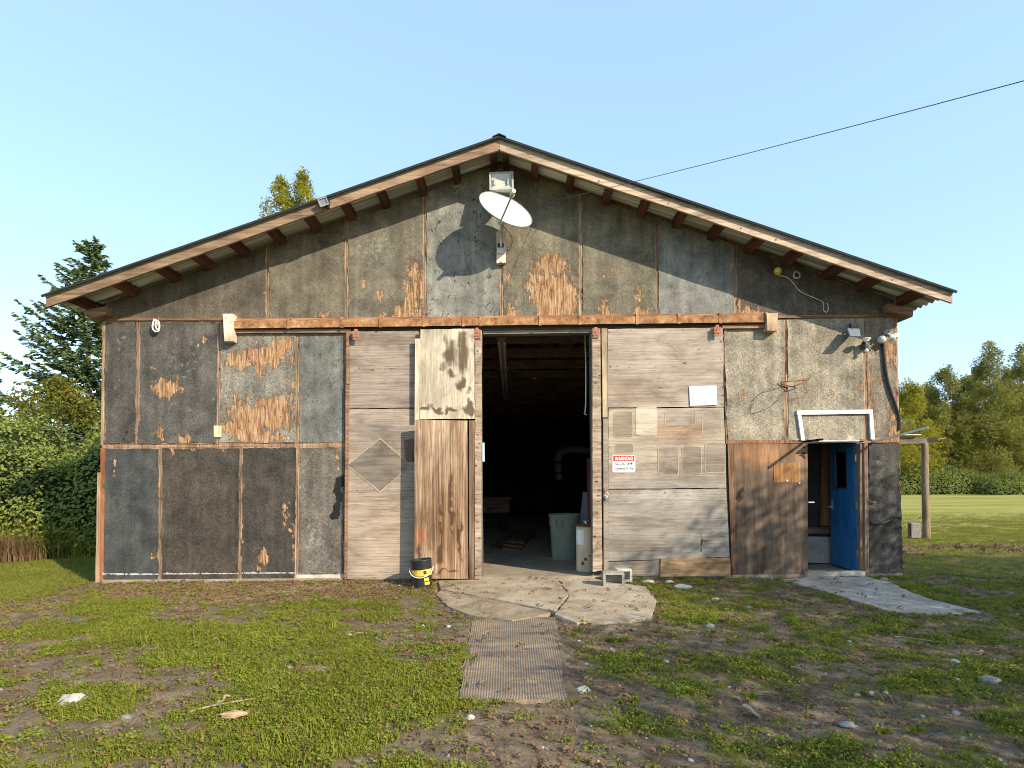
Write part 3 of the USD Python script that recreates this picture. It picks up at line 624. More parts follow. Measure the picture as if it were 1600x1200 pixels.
sheet(ld, 'leaf_panel', [(648, 656), (730, 657), (731.5, 904.5), (647.5, 904)], -.30, .02, 'plywood_streak', ys=(-.28, -.13, -.13, -.30), step=.013, jitter=.003,
      stain=[(706, 790, 7, 80, 1.0), (718, 845, 6, 60, 1.1), (692, 830, 6, 70, .9), (666, 800, 5, 80, .75), (679, 770, 4, 60, .65), (655, 700, 8, 30, .5), (668, 893, 18, 6, 1.2), (722, 710, 5, 50, .7), (656, 862, 9, 26, 1.0), (700, 893, 26, 5, 1.0), (700, 700, 5, 40, .5), (690, 870, 12, 20, .8)],
      tonevar=[((690, 665, 60, 22), (1.3, 1.32, 1.35)), ((700, 820, 50, 90), (.78, .70, .62)), ((668, 880, 24, 30), (1.25, 1.25, 1.2)), ((657, 838, 6, 10), (1.2, .72, .60))], label='brown streaked lower panel of the narrow leaf')
wpart(ld, 'leaf_strip', slab4([(733, 657), (742, 657), (741, 905), (733, 905)], -.118, .02), 'plywood_streak', tone=(.62, .58, .55))
sheet(ld, 'door_edge', [(742.8, 516), (752.6, 516), (751.6, 904), (741.8, 905)], -.125, .14, 'edge_ply', step=.02, jitter=.004,
      stain=nailrow((747, 530), (746, 900), 40, 3, 1.6, .85, 2.5), label='striped plywood edge of the left door beside the opening')
# --- right sliding door
rd = sub(barn, 'sliding_door', 'right sliding plywood door with rounded patches, a sign and a sheet of white paper')
diag = nailrow((1118, 524), (1006, 628), 15, 2.6, 1.6, .74, 2.0)
st = diag + nailrow((952, 573), (1125, 573), 13, 2.4, 1.5, .8) + nailrow((952, 518), (1125, 516), 16, 2, 2.4, .7) + nailrow((1126, 520), (1128, 632), 9, 2, 1.8, .8, .8) + nailrow((953, 530), (953, 630), 7, 2, 1.6, .6, .8) + [(1060, 575, 70, 3, .3), (1000, 590, 8, 6, .6), (1020, 610, 12, 5, .5)]
sheet(rd, 'plywood_sheet', [(950, 514), (1129, 512), (1131, 635.5), (950, 636.5)], -.07, .02, 'plywood_tan', step=.013, jitter=.003, stain=st, tone=(1.04, 1.06, 1.08), tonevar=[((1060, 545, 80, 18), (1.22, 1.24, 1.26)), ((990, 610, 50, 26), (.9, .86, .82))])
sheet(rd, 'plywood_sheet', [(951, 638), (1131, 637), (1135, 762), (951, 764)], -.07, .02, 'plywood_grey', step=.013, jitter=.003,
      stain=nailrow((955, 701), (1130, 697), 16, 2, 1.6, .6) + nailrow((955, 639), (1128, 638), 14, 2, 1.4, .6) + [(1062, 672, 26, 12, .3)], tone=(1.12, 1.07, 1.0),
      tonevar=[((1060, 675, 60, 14), (1.15, .92, .74)), ((1060, 755, 120, 14), (.85, .88, .92))])
sheet(rd, 'plywood_sheet', [(951, 765.5), (1135, 763.5), (1140, 870), (951, 877)], -.07, .02, 'plywood_grey', step=.013, jitter=.003,
      stain=[(1098, 850, 2.4, 20, 1.3), (1102, 842, 8, 2, 1.0), (1085, 838, 16, 2, .7), (1068, 850, 2, 20, .6), (1115, 828, 20, 3, .8), (1000, 815, 40, 2, .45), (965, 810, 20, 1.6, .5), (1080, 862, 40, 3, .5), (1050, 800, 60, 2, .3), (1118, 834, 22, 2, .6)] + nailrow((955, 770), (1130, 768), 13, 2, 1.4, .8),
      tone=(.86, .88, .90), tonevar=[((1040, 775, 70, 10), (1.15, 1.17, 1.2))])
sheet(rd, 'bottom_plank', [(951, 878.5), (1031, 875), (1031, 899), (951, 900)], -.066, .02, 'plywood_grey', step=.02, jitter=.003, tone=(.75, .72, .68))
sheet(rd, 'bottom_plank', [(1032.5, 873), (1141, 871.5), (1142, 900), (1032, 901)], -.09, .02, 'patch_board', step=.018, jitter=.004, label='orange plywood patch board across the foot of the right door')
sheet(rd, 'door_edge', [(925.5, 513), (938, 513), (941, 891), (926.5, 893)], -.125, .14, 'edge_ply', step=.02, jitter=.004, stain=nailrow((932, 525), (935, 885), 40, 3, 1.6, .85, 2.5), label='striped plywood edge of the right door beside the opening')
wpart(rd, 'edge_board', slab4([(940, 513), (949, 513), (949.5, 652), (942, 652)], -.10, .03), 'plywood_pale', tone=(.85, .78, .68))
wpart(rd, 'edge_board', slab4([(942.5, 654), (950.5, 654), (951, 891), (943.5, 891)], -.095, .03), 'plywood_grey', tone=(.85, .83, .78))
def rrect(x0, y0, x1, y1, r=4):
    return sbox(x0 + r, y0 + r, x1 - r, y1 - r).buffer(r, quad_segs=4)
def facade_poly(pg, y, th):
    """A flat plate of any outline (photograph pixels) on the facade."""
    m = trimesh.creation.extrude_polygon(pg, th, engine='earcut')
    v = np.array([P(a, b, y) + np.array([0, d, 0]) for a, b, d in m.vertices])
    m = trimesh.Trimesh(v, m.faces, process=False)
    if m.volume < 0: m.invert()
    return m
for (x0, y0, x1, y1, tn) in ((960, 643, 988, 684, (.78, .74, .66)), (994, 636.5, 1027, 680, (1.5, 1.5, 1.42)), (1040, 641, 1086, 664, (.95, .93, .9)), (1098, 643, 1127, 681, (1.02, .98, .92)),
                             (1029, 698, 1060, 743, (.88, .84, .78)), (1066, 698, 1095, 743, (.82, .78, .74)), (1102, 692, 1133, 738, (.92, .87, .82)), (961, 693, 989, 709, (.74, .70, .64))):
    wpart(rd, 'rounded_patch', facade_poly(rrect(x0, y0, x1, y1), -.0725, .0022), 'plywood_grey', tone=tn, stain=-.3 if tn[0] > .9 else -.15)
    wpart(rd, 'patch_rim', facade_poly(rrect(x0 - .9, y0 - .9, x1 + .9, y1 + .9, 4.9).difference(rrect(x0, y0, x1, y1)), -.0745, .004), 'plywood_pale', tone=(.82, .8, .76))
# hangers of both doors
for x, y in ((556, 523), (745.5, 521), (931, 520), (1121, 516.5)):
    hg = slab4([(x - 5, y - 6), (x + 5.2, y - 6), (x + 5, y + 7.5), (x - 4.8, y + 8)], -.145, .012)
    hb = slab4([(x - 2.5, y - 9), (x + 2.5, y - 9), (x + 2.5, y - 5.5), (x - 2.5, y - 5.5)], -.135, .02)
    bolts = [moved(trimesh.creation.cylinder(.012, .012, sections=8), P(x + dx, y + dy, -.15), rx=math.pi / 2) for dx, dy in ((-2.5, 3.5), (2.5, 3.5), (0, -2))]
    part(ld if x < 800 else rd, 'hanger', cat(hg, hb, *bolts), 'rust_plate')

# --- track
tk = sub(barn, 'door_track', 'rusty door track running across the whole front above the sliding doors')
tv = lambda x: np.interp(x, [365, 1215], [501.5, 491.5])
xs = [365, 451, 535, 595, 663, 725, 752, 845, 907, 997, 1062, 1127, 1199]
for a, b in zip(xs[:-1], xs[1:]):
    q = [(a + .4, tv(a)), (b - .4, tv(b)), (b - .4, tv(b) + 11.5), (a + .4, tv(a) + 11.5)]
    f = np.array([P(*p, -.115) for p in q]); 
    face = hexa(f, f + [0, .012, 0])
    top = hexa(np.array([f[0], f[1], f[1] - [0, 0, .012], f[0] - [0, 0, .012]]) + [0, .013, 0], np.array([f[0], f[1], f[1] - [0, 0, .012], f[0] - [0, 0, .012]]) + [0, .09, 0])
    part(tk, 'track_rail', cat(face, top), 'rust')
    x = b - 1
    bk = cat(slab4([(x - 2.2, tv(x) - 4), (x + 2.2, tv(x) - 4), (x + 2.2, tv(x) + 12.5), (x - 2.2, tv(x) + 12.5)], -.125, .009), slab4([(x - 2.2, tv(x) - 4), (x + 2.2, tv(x) - 4), (x + 2.2, tv(x) - 2.6), (x - 2.2, tv(x) - 2.6)], -.115, .10))
    part(tk, 'track_bracket', bk, 'rust')
wpart(tk, 'ledger_board', slab4([(365, 498.5), (1200, 488.5), (1200, 493.5), (365, 503)], -.05, .045), 'ledger_wood', tone=(1.5, 1.15, .85))
wpart(tk, 'ledger_board', slab4([(365, 515.5), (548, 514), (548, 519.5), (365, 520.5)], -.06, .055), 'ledger_wood', tone=(.95, .9, .9))
wpart(tk, 'ledger_board', slab4([(1129, 508), (1199, 507), (1199, 512.5), (1129, 513)], -.06, .055), 'ledger_wood', tone=(1.6, 1.4, 1.2))
sheet(tk, 'end_block', [(348, 490.5), (363.5, 490), (363.5, 533), (350.5, 533)], -.15, .14, 'pale_block', step=.02, jitter=.003, stain=[(353, 497, 2, 2, 1.2), (358, 510, 1, 12, .8), (356, 520, 1, 10, .5)], label='pale wood block at the left end of the track')
sheet(tk, 'end_block', [(1198, 489.5), (1215.5, 489), (1215, 517), (1199, 516)], -.15, .14, 'pale_block', step=.02, jitter=.003, stain=[(1211, 493, 2, 2, 1.2), (1205, 505, 1, 10, .7)], tone=(.85, .75, .62), label='pale wood block at the right end of the track')
# lintel and jambs of the big opening
wpart(barn, 'lintel', slab4([(755, 517.5), (925, 514.5), (925, 519.5), (755, 522)], .002, .16), 'plywood_grey', tone=(.8, .8, .8))

# --- plain plywood leaf and small doorway
sheet(barn, 'plywood_sheet', [(1146, 693), (1262, 693), (1262.5, 898), (1150, 900)], -.012, .022, 'plywood_brown', step=.013, jitter=.003,
      stain=[(1158, 770, 6, 12, 1.1), (1163, 775, 3, 8, .9), (1247, 832, 7, 2.2, 1.2), (1253, 714, 8, 2.5, 1.2), (1204, 835, 4, 10, .7), (1190, 800, 4, 4, .6), (1250, 800, 8, 60, .25), (1215, 830, 5, 60, .3), (1256, 699, 4, 3, 1.2)],
      tonevar=[((1190, 712, 60, 20), (2.3, 1.75, 1.25)), ((1240, 720, 26, 30), (2.6, 2.1, 1.6)), ((1240, 800, 20, 100), (1.25, 1.22, 1.2))], label='dark brown plywood leaf left of the blue door')
wpart(barn, 'trim_board', slab4([(1137, 693), (1145.5, 693), (1150, 898), (1143.5, 899)], -.03, .03), 'trim_wood', tone=(.62, .5, .42))
wpart(barn, 'repair_patch', slab4([(1209, 724), (1250, 723), (1250, 753.5), (1210, 754)], -.02, .008), 'plywood_orange', tone=(1.0, .9, .8), label='orange plywood patch beside the blue door')
for x, y in ((1230, 751), (1249, 755)):
    part(barn, 'patch_bolt', moved(trimesh.creation.cylinder(.014, .012, sections=8), P(x, y, -.026), rx=math.pi / 2), 'white_paint')
wpart(barn, 'door_jamb', slab4([(1344, 693), (1350, 693), (1352, 896), (1344.5, 897)], -.01, .10), 'plywood_streak', tone=(.85, .8, .75))
wpart(barn, 'door_jamb', slab4([(1350.6, 692), (1356, 692), (1358, 897), (1352.6, 898)], -.035, .06), 'trim_wood', tone=(.85, .8, .8))
bd = sub(barn, 'blue_door', 'blue door with a small window, standing open inwards')
h0, h1 = P(1343, 893, .06), None
hx, hy = h0[0], .06
far = np.array([hx + .045, .86])
dv = np.array([far[0] - hx, far[1] - hy]); dl = np.linalg.norm(dv); dv /= dl; nv = np.array([-dv[1], dv[0]])
def dbox(s0, s1, z0, z1, t0, t1):
    c = [(s, t) for s in (s0, s1) for t in (t0, t1)]
    lo = np.array([[hx + dv[0] * s + nv[0] * t, hy + dv[1] * s + nv[1] * t] for s, t in ((s0, t0), (s1, t0), (s1, t1), (s0, t1))])
    return hexa(np.c_[lo, np.full(4, z0)], np.c_[lo, np.full(4, z1)])
z0, z1, ws0, ws1, wz0, wz1 = .07, 2.12, .25, .62, 1.38, 1.96
for m in (dbox(0, ws0, z0, z1, 0, .045), dbox(ws1, dl, z0, z1, 0, .045), dbox(ws0, ws1, z0, wz0, 0, .045), dbox(ws0, ws1, wz1, z1, 0, .045)):
    wpart(bd, 'door_leaf', m, 'blue_paint', tone=(1, 1, 1), stain=-.25)
part(bd, 'window_frame', cat(dbox(ws0 - .02, ws0, wz0 - .02, wz1 + .02, .046, .056), dbox(ws1, ws1 + .02, wz0 - .02, wz1 + .02, .046, .056), dbox(ws0, ws1, wz0 - .02, wz0, .046, .056), dbox(ws0, ws1, wz1, wz1 + .02, .046, .056)), 'black_plastic')
part(bd, 'pane', dbox(ws0, ws1, wz0, wz1, .018, .024), 'window_pane')
hb = np.array([hx + dv[0] * (dl - .07) + nv[0] * .09, hy + dv[1] * (dl - .07) + nv[1] * .09, 1.05])
part(bd, 'handle', cat(dbox(dl - .10, dl - .05, 1.0, 1.16, .046, .054), tube([hb, hb + [-.04, 0, 0], hb + [-.05, -.11, 0]], .011, 8), tube([hb + [0.045, 0, 0], hb], .011, 8)), 'steel')
for z in (1.85, 1.1, .35):
    part(bd, 'hinge', bx((hx - .05, hy - .03, z - .06), (hx - .005, hy - .012, z + .06)), 'rust_plate')
# inside the small doorway
zb = lambda v, y: P(1280, v, y)[2]
wpart(barn, 'inner_board', slab4([(1284, 690), (1300, 690), (1300, 822), (1284, 822)], .95, .05), 'plywood_orange', tone=(.55, .42, .36))
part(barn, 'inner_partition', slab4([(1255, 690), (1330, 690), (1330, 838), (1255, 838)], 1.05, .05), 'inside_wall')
wpart(barn, 'inner_sill', slab4([(1262, 824), (1300, 824), (1300, 834), (1262, 834)], .96, .10), 'inside_wood')
part(barn, 'inner_curb', slab4([(1255, 838), (1325, 840), (1325, 881), (1255, 879)], .98, .16), 'concrete_grey')
part(barn, 'latch_bar', tube([P(1263, 785, .12), P(1272, 785, .12)], .012, 8), 'galvanised')

# --- roof
def roofband(ya, yb, dz, nseg):
    pass
PIT = .125
for side, (xa, xb) in (('l', (lend[0] - .03, apex[0])), ('r', (apex[0], rend[0] + .03))):
    ny = int((DEPTH + .95) / PIT * 6); yy = np.linspace(FY - .03, DEPTH + .3, ny); xx = np.linspace(xa, xb, 9)
    X, Y = np.meshgrid(xx, yy)
    sl = (rend[2] - apex[2]) / (rend[0] - apex[0]) if side == 'r' else (apex[2] - lend[2]) / (apex[0] - lend[0])
    zl = (apex[2] + sl * (X - apex[0])) + .014 + (.020 * np.sin((Y - FY + .03) / PIT * 2 * np.pi))
    zl += (meshkit.fbm(np.stack([X * .6, Y * .6, X * 0], -1), 3, 5) - .5) * .02
    i = np.arange(X.size).reshape(X.shape); a, b, c_, d = i[:-1, :-1].ravel(), i[:-1, 1:].ravel(), i[1:, 1:].ravel(), i[1:, :-1].ravel()
    f = np.vstack([np.stack([a, b, c_], 1), np.stack([a, c_, d], 1)])
    vt = np.stack([X, Y, zl], -1).reshape(-1, 3)
    v = np.vstack([vt, vt - [0, 0, .004]]); f2 = np.vstack([f, f[:, ::-1] + len(vt)])
    part(barn, 'roof_sheet', (v, f2), 'roof_metal', smooth=True)
    ea, eb = np.array([xa, FY - .045, apex[2] + sl * (xa - apex[0]) + .013]), np.array([xb, FY - .045, apex[2] + sl * (xb - apex[0]) + .013])
    part(barn, 'roof_edge', beam(ea, eb, .02, .032), 'roof_edge')
    # fascia boards, two lengths on the left, one on the right
    fh = .148
    def fb(x0, x1):
        q = np.array([[x0, FY, apex[2] + sl * (x0 - apex[0]) - .004], [x1, FY, apex[2] + sl * (x1 - apex[0]) - .004], [x1, FY, apex[2] + sl * (x1 - apex[0]) - fh], [x0, FY, apex[2] + sl * (x0 - apex[0]) - fh]])
        n = 60
        t = np.linspace(0, 1, n)[:, None]
        topl, botl = q[0] + (q[1] - q[0]) * t, q[3] + (q[2] - q[3]) * t
        wob = (meshkit.fbm(np.c_[topl[:, 0] * 1.5, topl[:, 0] * 0, topl[:, 0] * 0], 3, 3) - .5) * .018
        botl[:, 2] += wob
        v = np.vstack([topl, botl, topl + [0, .038, 0], botl + [0, .038, 0]]); ff = []
        for k in range(n - 1):
            A, B, C, D = k, k + 1, n + k + 1, n + k
            ff += [[A, D, C], [A, C, B], [2 * n + A, 2 * n + C, 2 * n + D], [2 * n + A, 2 * n + B, 2 * n + C], [A, B, 2 * n + B], [A, 2 * n + B, 2 * n + A], [D, 2 * n + D, 2 * n + C], [D, 2 * n + C, C]]
        for k in (0, n - 1):
            A, D, E, F = k, n + k, 2 * n + k, 3 * n + k
            ff += [[A, E, F], [A, F, D]]
        m = trimesh.Trimesh(v, ff, process=False); m.fix_normals(); return m
    if side == 'l':
        xm = P(505, 316, FY)[0]
        for x0, x1, tn in ((lend[0], xm - .004, (.92, .88, .80)), (xm + .004, apex[0] - .004, (1.22, 1.15, 1.08))):
            wpart(barn, 'fascia_board', fb(x0, x1), 'fascia_weathered', tone=tn)
        q = np.array([[lend[0] - .004, FY - .002, lend[2] - .03], [lend[0] + .05, FY - .002, lend[2] - .01], [lend[0] + .05, FY - .002, lend[2] - .15], [lend[0] - .004, FY - .002, lend[2] - .175]])
    else:
        wpart(barn, 'fascia_board', fb(apex[0] + .004, rend[0]), 'fascia_fresh', tone=(1.02, 1.0, .98))
rc = np.array([[apex[0] - .10, apex[2] + .045 - .10 * .347], [apex[0], apex[2] + .055], [apex[0] + .10, apex[2] + .045 - .10 * .347]])
v = np.vstack([np.c_[rc[:, 0], np.full(3, y), rc[:, 1]] for y in (FY - .07, DEPTH + .3)]); v = np.vstack([v, v - [0, 0, .014]])
f = [[0, 1, 4], [0, 4, 3], [1, 2, 5], [1, 5, 4], [6, 10, 7], [6, 9, 10], [7, 11, 8], [7, 10, 11], [0, 6, 7], [0, 7, 1], [1, 7, 8], [1, 8, 2], [0, 3, 9], [0, 9, 6], [2, 8, 11], [2, 11, 5]]
part(barn, 'ridge_cap', trimesh.Trimesh(v, f, process=False), 'roof_edge')
# purlins
pu_l = [102, 172, 240, 297, 357, 416, 476, 533, 592, 652, 709, 770]; pu_r = [791, 838, 895, 956, 1015, 1073, 1131, 1195, 1255, 1324, 1380, 1448]
for u in pu_l + pu_r:
    vv = np.interp(u, [72, 780, 1488], [476, 240, 473])
    X = P(u, vv, FY)[0]; z = float(zroof(X))
    mm = bx((X - .05, FY + .04, z - .115), (X + .05, DEPTH, z - .010))
    # tilt the cross-section with the roof
    sgn = 1 if X < apex[0] else -1
    mm.vertices[:, 2] += (mm.vertices[:, 0] - X) * .342 * sgn
    mm.vertices[:, 0] += RNG.normal(0, .008)
    wpart(barn, 'purlin', mm, 'purlin_wood', tone=rt(.75, 1.35))
# boards along the top of the wall under the roof, and the eaves beams
for s, e in ((apex[0] + .5, 1.9), (2.0, 3.3), (3.4, 4.6)):
    a, b = np.array([s, -.012, float(zroof(s)) - .03]), np.array([e, -.012, float(zroof(e)) - .03])
    wpart(barn, 'trim_board', beam(a, b, .022, .045), 'trim_wood', tone=(.6, .5, .4))
for q, yb in (([(133, 484), (166, 478), (166, 491), (138, 499)], .3), ([(1388, 474), (1428, 482), (1426, 495), (1390, 486)], .3)):
    wpart(barn, 'eaves_beam', slab4(q, -.16, .5), 'ledger_wood', tone=(1.1, 1.0, .85))
for (x, y) in ((505, 316), (417, 352), (593, 284), (690, 252)):
    pass
for x, y in ((826, 240), (936, 282), (1045, 317), (990, 293), (1158, 356), (1213, 374), (1370, 424), (1395, 437), (593, 293), (688, 258), (417, 359), (540, 312)):
    part(barn, 'fascia_nail', moved(trimesh.creation.cylinder(.012, .008, sections=8), P(x, y, FY - .004), rx=math.pi / 2), 'rust_plate')

# --- the rest of the building
for x0, x1 in ((XL, XL + .1), (XR - .1, XR)):
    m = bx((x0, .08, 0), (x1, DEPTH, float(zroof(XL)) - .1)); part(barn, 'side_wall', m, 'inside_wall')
wx0, wx1, wz0, wz1 = -2.3, P(757, 700, DEPTH)[0], 2.35, 3.2
bw = Polygon([(XL, 0), (XR, 0), (XR, float(zroof(XR)) - .06), (apex[0], apex[2] - .06), (XL, float(zroof(XL)) - .06)]).difference(sbox(wx0, wz0, wx1, wz1))
m = trimesh.creation.extrude_polygon(bw, .08, engine='earcut'); v = m.vertices
m = trimesh.Trimesh(np.c_[v[:, 0], DEPTH + .08 - v[:, 2], v[:, 1]], m.faces, process=False); m.fix_normals()
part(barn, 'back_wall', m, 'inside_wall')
part(barn, 'back_window', bx((wx0, DEPTH + .03, wz0), (wx1, DEPTH + .036, wz1)), 'window_pane')
part(barn, 'floor_slab', bx((XL + .02, -.02, -.25), (XR - .02, DEPTH, FLOOR)), 'concrete_floor')
for k in range(13):
    y = 1.5 + k * 1.22
    wpart(barn, 'tie_beam', bx((XL + .1, y - .022, 4.04), (XR - .1, y + .022, 4.23)), 'inside_wood', tone=rt(.8, 1.3))
for k, y in enumerate((2.7, 6.4, 10.1)):
    for X in (-3.2, 3.2):
        wpart(barn, 'inner_post', bx((X - .07, y - .07, FLOOR), (X + .07, y + .07, 4.04)), 'inside_dark')
for X, n_ in ((-5.9, 1), ):
    pass
for k in range(7):
    wpart(barn, 'wall_girt', bx((XR - .2, .3 + k * 2.35, .4 + .0), (XR - .102, .38 + k * 2.35, 3.9)), 'inside_wood')
#==PART3==
# ------------------------------------------------------------------ the ground
mat_q = [G(717, 1086, .02), G(898, 1091, .02), G(867, 961, .02), G(738, 965, .02)]
apron_px = [(684, 905), (752, 905), (925, 904), (985, 913), (1010, 917), (1027, 938), (1018, 965), (985, 970), (900, 973), (868, 965), (800, 969), (735, 962), (700, 948), (682, 930)]
path_px = [(1222, 906), (1262, 902), (1346, 900), (1388, 909), (1450, 936), (1532, 956), (1480, 958), (1400, 957), (1330, 936), (1270, 917)]
flat_polys = [Polygon([tuple(G(u, v)[:2]) for u, v in apron_px]), Polygon([tuple(p[:2]) for p in mat_q]), Polygon([tuple(G(u, v)[:2]) for u, v in path_px])]
import shapely
flat_out = shapely.union_all(flat_polys)
flat_all = shapely.union_all([p.buffer(.02) for p in flat_polys] + [sbox(XL, -.02, XR, DEPTH)])

def ground_z(x, y):
    x = np.asarray(x, float); y = np.asarray(y, float)
    z = (meshkit.fbm(np.stack([x * .9, y * .9, x * 0], -1), 5, 3) - .5) * .10 - .012
    z += (meshkit.fbm(np.stack([x * 5, y * 5, x * 0], -1), 3, 8) - .5) * .03
    d = shapely.distance(flat_all, shapely.points(x, y))
    k = np.clip(d / .35, 0, 1); far = np.clip((np.hypot(x, y + 4) - 14) / 20, 0, 1)
    z = np.where(d < .001, -.03, z * k * (1 - .5 * far) - .006 * (1 - k))
    pt_ = shapely.points(x, y); di = shapely.distance(flat_out.boundary, pt_); ins = shapely.contains(flat_out, pt_)
    crp = (meshkit.fbm(np.stack([x * 3.5, y * 3.5, x * 0 + 5], -1), 4, 61) - .40) * .24
    z = np.where(ins & (y < -.12), np.maximum(z, np.clip(.024 * (crp - di) / .05, -.03, .026)), z)
    mound = np.clip(1 - np.abs(y + .25) / .35, 0, 1) * (x < -1.0) * (x > -6.6) * .022
    return z + mound * np.clip(d / .08, 0, 1)

def ground_fields(x, y):
    p = np.stack([x, y, np.full_like(x, 0.0)], -1)
    d = p - CAM; zc = np.maximum(d @ fwd, .4)
    u = 800 + FPX * (d @ right) / zc; v = PPV - FPX * (d @ up) / zc
    n1 = meshkit.fbm(np.stack([x * .8, y * 1.1, x * 0], -1), 5, 21) - .5
    n2 = meshkit.fbm(np.stack([x * 3.2, y * 3.6, x * 0], -1), 4, 33) - .5
    left = np.clip((790 - u) / 60, 0, 1); rgt = np.clip((u - 850) / 60, 0, 1)
    g = .46 * left + .36 * rgt + n1 * 1.3 + n2 * 1.9
    pos = blobs(u, v, [(300, 990, 190, 22, .42), (500, 1060, 200, 60, .45), (130, 985, 120, 20, .3), (330, 1035, 110, 20, .4), (560, 1110, 160, 40, .55), (170, 1110, 120, 24, .3), (690, 1060, 40, 50, .3),
                       (1060, 925, 60, 16, .35), (1330, 1000, 160, 30, .35), (1170, 1045, 110, 22, .35), (1570, 1060, 60, 70, .3), (980, 1040, 80, 40, .3), (1420, 1060, 40, 18, .35), (1000, 1120, 90, 20, .2)])
    neg = blobs(u, v, [(170, 1056, 120, 17, .75), (20, 1105, 60, 30, .6), (330, 962, 90, 12, .4), (60, 965, 90, 12, .5), (660, 1020, 60, 50, .35), (700, 990, 30, 50, .5), (640, 990, 30, 14, .4), (1120, 1000, 120, 24, .45), (1250, 1110, 170, 40, .40), (1300, 955, 120, 18, .35), (850, 1120, 130, 24, .4), (1010, 985, 60, 14, .3), (1440, 1110, 90, 30, .3), (1230, 925, 50, 20, .3), (905, 1000, 30, 60, .3)])
    g = g + pos - neg
    band = np.clip((y + 1.75 - n1 * 2.2) / .9, 0, 1) * (y < .3) * (u < 720)
    straw = np.clip(band * 1.1 + np.clip(n2 * 2 - .1, 0, .5) * left, 0, 1) * (x > -8.0)
    lawnL = np.clip((-6.4 + n1 * .8 - x) / .5, 0, 1) * np.clip((y + 1.6) / .8, 0, 1)
    bandR = np.clip(1 - np.abs(y - 3.3 - n1 * 2) / 1.0, 0, 1) * (x > 5.8)
    straw = np.maximum(straw * (1 - lawnL), bandR * .9)
    g = np.where(y > -.05, .5 + n1, g - band * .85)
    far = np.clip((y - 3.8 - n1 * 2) / 1.0, 0, 1)
    nearR = np.clip((x - 6.2) / .5, 0, 1) * np.clip((y + .8 - n1 * 2) / .8, 0, 1) * (1 - bandR) * (1 - far)
    g = np.maximum(g, nearR * (.62 + n2 * .9 + n1 * .5)); g = np.maximum(g, lawnL * (.7 + n2))
    lawn = np.maximum(far, lawnL * .55)
    lawn = np.where(np.hypot(x, y + 4) > 13, np.maximum(lawn, np.clip((np.hypot(x, y + 4) - 13) / 4, 0, 1)), lawn)
    return np.clip(g, 0, 1), np.clip(straw, 0, 1), np.clip(lawn, 0, 1), u, v

def axis(lo, hi, st, far):
    a = np.arange(lo, hi + 1e-9, st); o, s_, x = [], st, hi
    while x < far: s_ *= 1.22; x += s_; o.append(x)
    o = np.array(o); l = lo - (o - hi)
    return np.r_[l[::-1], a, o]
gx, gy = axis(-9.0, 9.0, .06, 900), axis(-6.4, 4.4, .06, 900)
X, Y = np.meshgrid(gx, gy)
Z = ground_z(X.ravel(), Y.ravel()).reshape(X.shape)
g_, s_, l_, _, _ = ground_fields(X.ravel(), Y.ravel())
i = np.arange(X.size).reshape(X.shape); a, b, c_, d = i[:-1, :-1].ravel(), i[:-1, 1:].ravel(), i[1:, 1:].ravel(), i[1:, :-1].ravel()
part('/World', 'ground', (np.stack([X, Y, Z], -1).reshape(-1, 3), np.vstack([np.stack([a, b, c_], 1), np.stack([a, c_, d], 1)])), 'soil', smooth=True, attrs={'green': g_ * .9, 'straw': s_, 'lawn': l_}, kind='structure')

def slab_poly(pts, ztop, th, jit=.02, seed=1, px=True, shrink=.0):
    p = np.array([G(u, v, ztop)[:2] for u, v in pts]) if px else np.array(pts)
    out = []
    for k in range(len(p)):
        q0, q1 = p[k], p[(k + 1) % len(p)]; n = max(2, int(np.linalg.norm(q1 - q0) / .08))
        for t in np.arange(n) / n: out.append(q0 + (q1 - q0) * t)
    out = np.array(out); f = meshkit.fbm(np.c_[out * 5, np.zeros(len(out))], 3, seed) - .5; f2 = meshkit.fbm(np.c_[out * 5, np.ones(len(out)) * 9], 3, seed) - .5
    f3 = meshkit.fbm(np.c_[out * 16, np.ones(len(out)) * 4], 3, seed + 3) - .5
    out = out + np.c_[f, f2] * jit * 3.2 + np.c_[f3, -f3] * jit * 1.6
    pg = Polygon(out).buffer(0)
    if shrink: pg = pg.buffer(-shrink)
    if pg.geom_type != 'Polygon': pg = max(pg.geoms, key=lambda g: g.area)
    m = trimesh.creation.extrude_polygon(pg, th, engine='earcut'); m.apply_translation((0, 0, ztop - th)); return m
ap = thing('concrete_apron', kind='structure')
for pts, zt, mt, sd in (([(752, 905.5), (872, 904.5), (888, 930), (866, 955), (812, 944), (762, 934), (690, 921), (684, 905.5)], .022, 'concrete_warm', 1),
                    ([(690, 922), (762, 935), (812, 945), (863, 956.5), (845, 962), (800, 969), (760, 964), (735, 962), (700, 948), (682, 930)], .014, 'concrete_dirty', 2),
                    ([(873, 904.5), (925, 904), (985, 913), (1010, 917), (1027, 938), (1018, 965), (985, 970), (900, 973), (868, 960), (890, 931)], .018, 'concrete_warm', 3)):
    part(ap, 'concrete_slab', slab_poly(pts, zt, .09, .02, sd, shrink=.006), mt)
pt = thing('concrete_path', kind='structure')
part(pt, 'concrete_slab', slab_poly(path_px, .016, .08, .03, 5), 'concrete_grey')
part(pt, 'door_sill', slab4([(1262, 894.5), (1352, 893), (1352, 899.5), (1262, 902)], -.10, .12), 'concrete_grey')

